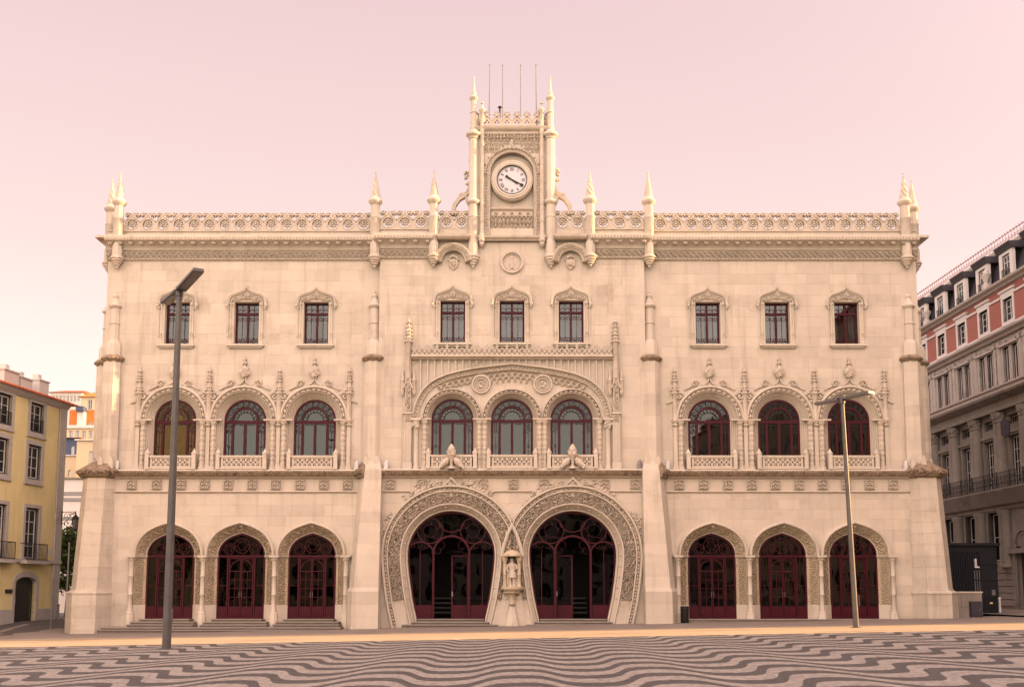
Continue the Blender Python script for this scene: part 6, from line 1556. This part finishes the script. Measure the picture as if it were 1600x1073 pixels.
for px, py in ((1454, 512), (1546, 432)):
    t_, z = RL.at(px, py); u = MB().lathe([(0.3, zM0), (0.3, zM0+0.35), (0.14, zM0+0.45), (0.16, zM0+0.6), (0.34, zM0+0.95), (0.36, zM0+1.05), (0.2, zM0+1.12), (0.12, zM0+1.35), (0.02, zM0+1.45)], t_, -0.25, 12); u.obj('urn', 'greystone', RB, True)
MB().box(T0, T0+0.6, 0, 12, zM0, zM1).obj('gable_end', 'greystone', RB)
# hanging sign on the right building
t_, z = RL.at(1585, 671)
SG = thing('hanging_sign', 'blank grey blue oblong sign with rounded ends hanging from the right building', 'sign', (RL.o[0]+RL.u[0]*t_, RL.o[1]+RL.u[1]*t_, 0), RL.rz)
MB().sweep(arc(0.0, z-0.32, 0.21, 180, 360, 12)+arc(0.0, z+0.32, 0.21, 0, 180, 12), [(-0.05, -1.07), (0.02, -1.07), (0.02, -0.93), (-0.05, -0.93)], closed=True).obj('sign_rim', 'slate', SG)
MB().prism([arc(0.0, z-0.32, 0.20, 180, 360, 12)+arc(0.0, z+0.32, 0.20, 0, 180, 12)], -1.09, -0.91).obj('sign_face', 'slate', SG)
MB().tube([(0, -1.0, z+0.5), (0, 0, z+0.5)], 0.03, 6).obj('bracket', 'iron', SG)
SG.rotation_euler = (0, 0, RL.rz+0.75); SG.location.x -= 0.2

# navy kiosk, low wall, cabinet and small post at the right corner
ky = 5.0; kx0, kx1, kx2 = Xp(1486, 900, ky), Xp(1534, 900, ky), Xp(1559, 900, ky); kz = ground_z(26, 5); kt = Zp(848, ky)
K = thing('lift_kiosk', 'dark navy metal lift kiosk with barred panels behind the low stone wall', 'kiosk', (kx1, ky, kz))
MB().box(kx0-kx1, kx2-kx1, 0.0, 3.2, -0.3, kt-kz-0.15).obj('cabin', 'navy', K); MB().box(kx0-kx1-0.15, kx2-kx1+0.15, -0.2, 3.4, kt-kz-0.15, kt-kz).obj('roof', 'navy', K)
for i in range(13):
    x = kx0-kx1+0.05+i*((kx1-kx0)/13); MB().box(x-0.03, x+0.03, -0.09, -0.03, 0.2, kt-kz-0.5).obj('bar', 'navy', K)
for z in (0.9, 1.9, 2.8): MB().box(kx0-kx1, kx2-kx1, -0.05, -0.002, z, z+0.06).obj('rail', 'navy', K)
MB().box(-0.5, -0.05, -0.03, -0.001, 0.6, 2.5).obj('panel', 'metal', K)
MB().box(0.35, 0.52, -0.06, -0.052, 0.62, 0.70).obj('yellow_label', 'yellow', K); MB().box(0.5, 0.7, -0.06, -0.052, 1.1, 1.4).obj('notice', 'metal', K)
t = thing('security_camera', 'white box camera fixed high on the navy kiosk', 'camera', (kx1-0.35, ky-0.12, kz+2.62)); MB().box(-0.10, 0.0, -0.12, 0.03, 0.0, 0.52).obj('housing', 'white', t); MB().box(0.001, 0.16, -0.10, 0.03, 0.0, 0.09).obj('arm', 'white', t)
wy = 0.6; w0, w1 = Xp(1470, 945, wy), Xp(1535, 945, wy)
LW = thing('low_wall', 'low pale stone wall running right from the right corner buttress', 'wall', ((w0+w1)/2, wy, ground_z(23, 0)))
hw = (w1-w0)/2; hh = Zp(926, wy)-ground_z(23, 0)
for i in range(4):
    MB().box(-hw+i*hw/2+0.006, -hw+(i+1)*hw/2-0.006, 0, 0.5, 0.55, hh).obj('stone_block', 'kerb', LW, loc=(0, 0, 0)); MB().box(-hw+i*hw/2+0.006, -hw+(i+1)*hw/2-0.006, 0, 0.5, -0.4, 0.54).obj('stone_block', 'kerb', LW)
MB().box(-hw-0.02, hw+0.04, -0.04, 0.54, hh+0.002, hh+0.08).obj('coping', 'stone', LW)
cx_ = Xp(1525, 950, wy-0.15); t = thing('utility_cabinet', 'small dark grey utility cabinet against the low stone wall', 'cabinet', (cx_, wy-0.16, ground_z(cx_, 0)))
MB().box(-0.29, 0.29, -0.06, 0.15, 0.0, 0.82).obj('cabinet_box', 'slate', t); MB().box(-0.25, 0.25, -0.08, -0.06, 0.05, 0.78).obj('cabinet_door', 'slate', t); MB().box(0.17, 0.2, -0.1, -0.08, 0.35, 0.5).obj('handle', 'metal', t)
bx_ = Xp(1562, 940, 4.0); t = thing('bollard', 'short pale metal bollard right of the navy kiosk', 'bollard', (bx_, 4.0, ground_z(bx_, 4)+0.09)); MB().lathe([(0.07, -0.1), (0.07, 0.75), (0.085, 0.77), (0.085, 0.84), (0.04, 0.88)], 0, 0, 10).obj('shaft', 'white', t, True); MB().lathe([(0.12, -0.1), (0.12, 0.03), (0.071, 0.05)], 0, 0, 10).obj('foot', 'metal', t)
# litter bin
bx_ = Xp(1070, 965, -0.75); t = thing('litter_bin', 'black slatted litter bin at the foot of the inner right buttress', 'bin', (bx_, -0.75, ground_z(bx_, -0.7)))
MB().lathe([(0.15, 0.0), (0.17, 0.03), (0.19, 0.72), (0.17, 0.73), (0.16, 0.1)], 0, 0, 14).obj('bin_body', 'iron', t, True)
for i in range(14): a = i*PI/7; MB().tube([(0.19*math.cos(a), 0.19*math.sin(a), 0.02), (0.205*math.cos(a), 0.205*math.sin(a), 0.74)], 0.012, 4).obj('slat', 'iron', t)
MB().lathe([(0.21, 0.74), (0.225, 0.77), (0.215, 0.84), (0.15, 0.86), (0.14, 0.80)], 0, 0, 14).obj('bin_rim', 'iron', t, True)

# ------------------------------------------------------------------ lamp posts in the square
def lamp_post(px, py, pytop, lean, label, rad=1.0, l1=2.15, l2=1.75):
    c = (CYP-py)/FPX; S, C = math.sin(TILT), math.cos(TILT); k = (S+c*C)/(C-c*S); q = (px-800)/FPX*(C+k*S)
    Y = 40.0
    for _ in range(40): X = q*Y; Y = (ground_z(X, -10)-ZCAM)/k
    X = q*Y; y = Y-DCAM; g = ground_z(X, y); h = Zp(pytop, y)-g
    t = thing('street_lamp', label, 'street lamp', (X, y, g), group='twin headed lamp posts in the square')
    MB().tube([(0, 0, -0.1), (lean*0.5, 0, h*0.5), (lean, 0, h)], [0.15*rad, 0.125*rad, 0.10*rad], 16).obj('pole', 'pole', t, True)
    MB().lathe([(0.24, -0.05), (0.24, 0.015), (0.17, 0.02)], 0, 0, 16).obj('foot_ring', 'pole', t)
    MB().box(0.13, 0.165, -0.07, 0.07, 0.9, 1.35).obj('access_door', 'pole', t)
    cap = MB().lathe([(0.13, h-0.12), (0.13, h+0.22), (0.10, h+0.25)], lean, 0, 12); cap.obj('pole_cap', 'pole', t, True)
    d = Vector((0.56, -0.83, 0)); n = Vector((0.83, 0.56, 0)); Zv = Vector((0, 0, 1))
    for s, ln, tilt in ((1, l1, 0.10 if rad == 1.0 else 0.03), (-1, l2, -0.02)):
        hd = MB(); ax = (d*s+Zv*tilt).normalized(); up = n.cross(ax)*s; up = up if up.z > 0 else -up
        def slab(a0, a1, w, u0, u1):
            v = []
            for a in (a0, a1):
                for (b, u) in ((-w, u0), (w, u0), (w*0.9, u1), (-w*0.9, u1)):
                    v.append(Vector((lean, 0, h+0.08))+ax*a+n*b+up*u)
            return v
        fs = [(0,1,2,3), (7,6,5,4), (0,4,5,1), (1,5,6,2), (2,6,7,3), (3,7,4,0)]
        hd.add(slab(0.12, ln, 0.19, -0.05, 0.06), fs); ho_ = hd.obj('lamp_head', 'pole', t)
        MB().add(slab(0.45, ln-0.06, 0.15, -0.062, -0.0505), fs).obj('lamp_lens', 'lampglass', ho_)
    return t
lamp_post(260, 1013, 458, 0.0, 'tall grey twin headed street lamp in front of the leftmost arched doorway')
lamp_post(1338, 980, 626, -0.25, 'grey twin headed street lamp in front of the rightmost arched doorway', 0.80, 1.50, 1.35)

# ------------------------------------------------------------------ the rest of the square and some added reflection pieces, out of frame but seen in the glass and casting the shade
def block(name, label, x0, x1, y0, y1, h, wall, face):
    z = ground_z((x0+x1)/2, (y0+y1)/2)-0.5; t = thing(name, label, 'building', ((x0+x1)/2, (y0+y1)/2, z), group='buildings round the square'); a, b = (x1-x0)/2, (y1-y0)/2
    MB().box(-a, a, -b, b, 0, h).obj('wall', wall, t); MB().frustum([(-a-0.4, -b-0.4), (a+0.4, -b-0.4), (a+0.4, b+0.4), (-a-0.4, b+0.4)], [(-a+2, -b+2), (a-2, -b+2), (a-2, b-2), (-a+2, b-2)], h+0.01, h+2.5).obj('roof', 'tile', t)
    me = MB().box(-0.6, 0.6, -0.05, 0.05, 0, 2.2).mesh('window', 'navy'); me2 = MB().box(-0.05, 0.05, -0.6, 0.6, 0, 2.2).mesh('window', 'navy')
    for st in range(int(h//3.8)):
        if face == 'north':
            for i in range(int(2*a//3.2)): link('window', me, t, (-a+1.9+i*3.2, b+0.02, 1.6+st*3.8))
        else:
            for i in range(int(2*b//3.2)): link('window', me2, t, (-a-0.02, -b+1.9+i*3.2, 1.6+st*3.8))
block('square_building', 'cream building across the square, facing the station from the left', -75, -22, -165, -148, 15, 'housecream', 'north')
block('square_building', 'pale yellow building across the square, facing the middle of the station', -21, 24, -166, -150, 17, 'greystone', 'north')
block('square_building', 'white building across the square, facing the station from the right', 25, 80, -164, -146, 16, 'housewhite', 'north')
block('side_building', 'unseen tall ochre block added behind the viewer for an amber window reflection', -62, -46, -101, -70, 34, 'yellow', 'north')  # added out of view to give the leftmost arched window an amber reflection
block('side_building', 'tall cream building along the right side of the square', 38, 56, -165, -16.6, 33, 'housecream', 'west')
for i, (y, lab) in enumerate(((-74, 'nearest'), (-84, 'middle'), (-94, 'farthest'))):
    leafy_tree('square_tree', lab+' tree of the unseen row added to darken a door reflection', -40.5, y, 11.5, 4.2, 4500, 40+i)  # unseen trees added to hide the ochre block's foot from the door glass
for i, (x, y, h) in enumerate(((-19, -98, 13), (-9, -104, 14), (2, -97, 13), (11, -103, 14), (20, -99, 13))):
    leafy_tree('square_tree', ['leftmost', 'second from left', 'middle', 'second from right', 'rightmost'][i]+' tree of the row across the square behind the viewer', x, y, h, 4.6, 5000, 20+i)
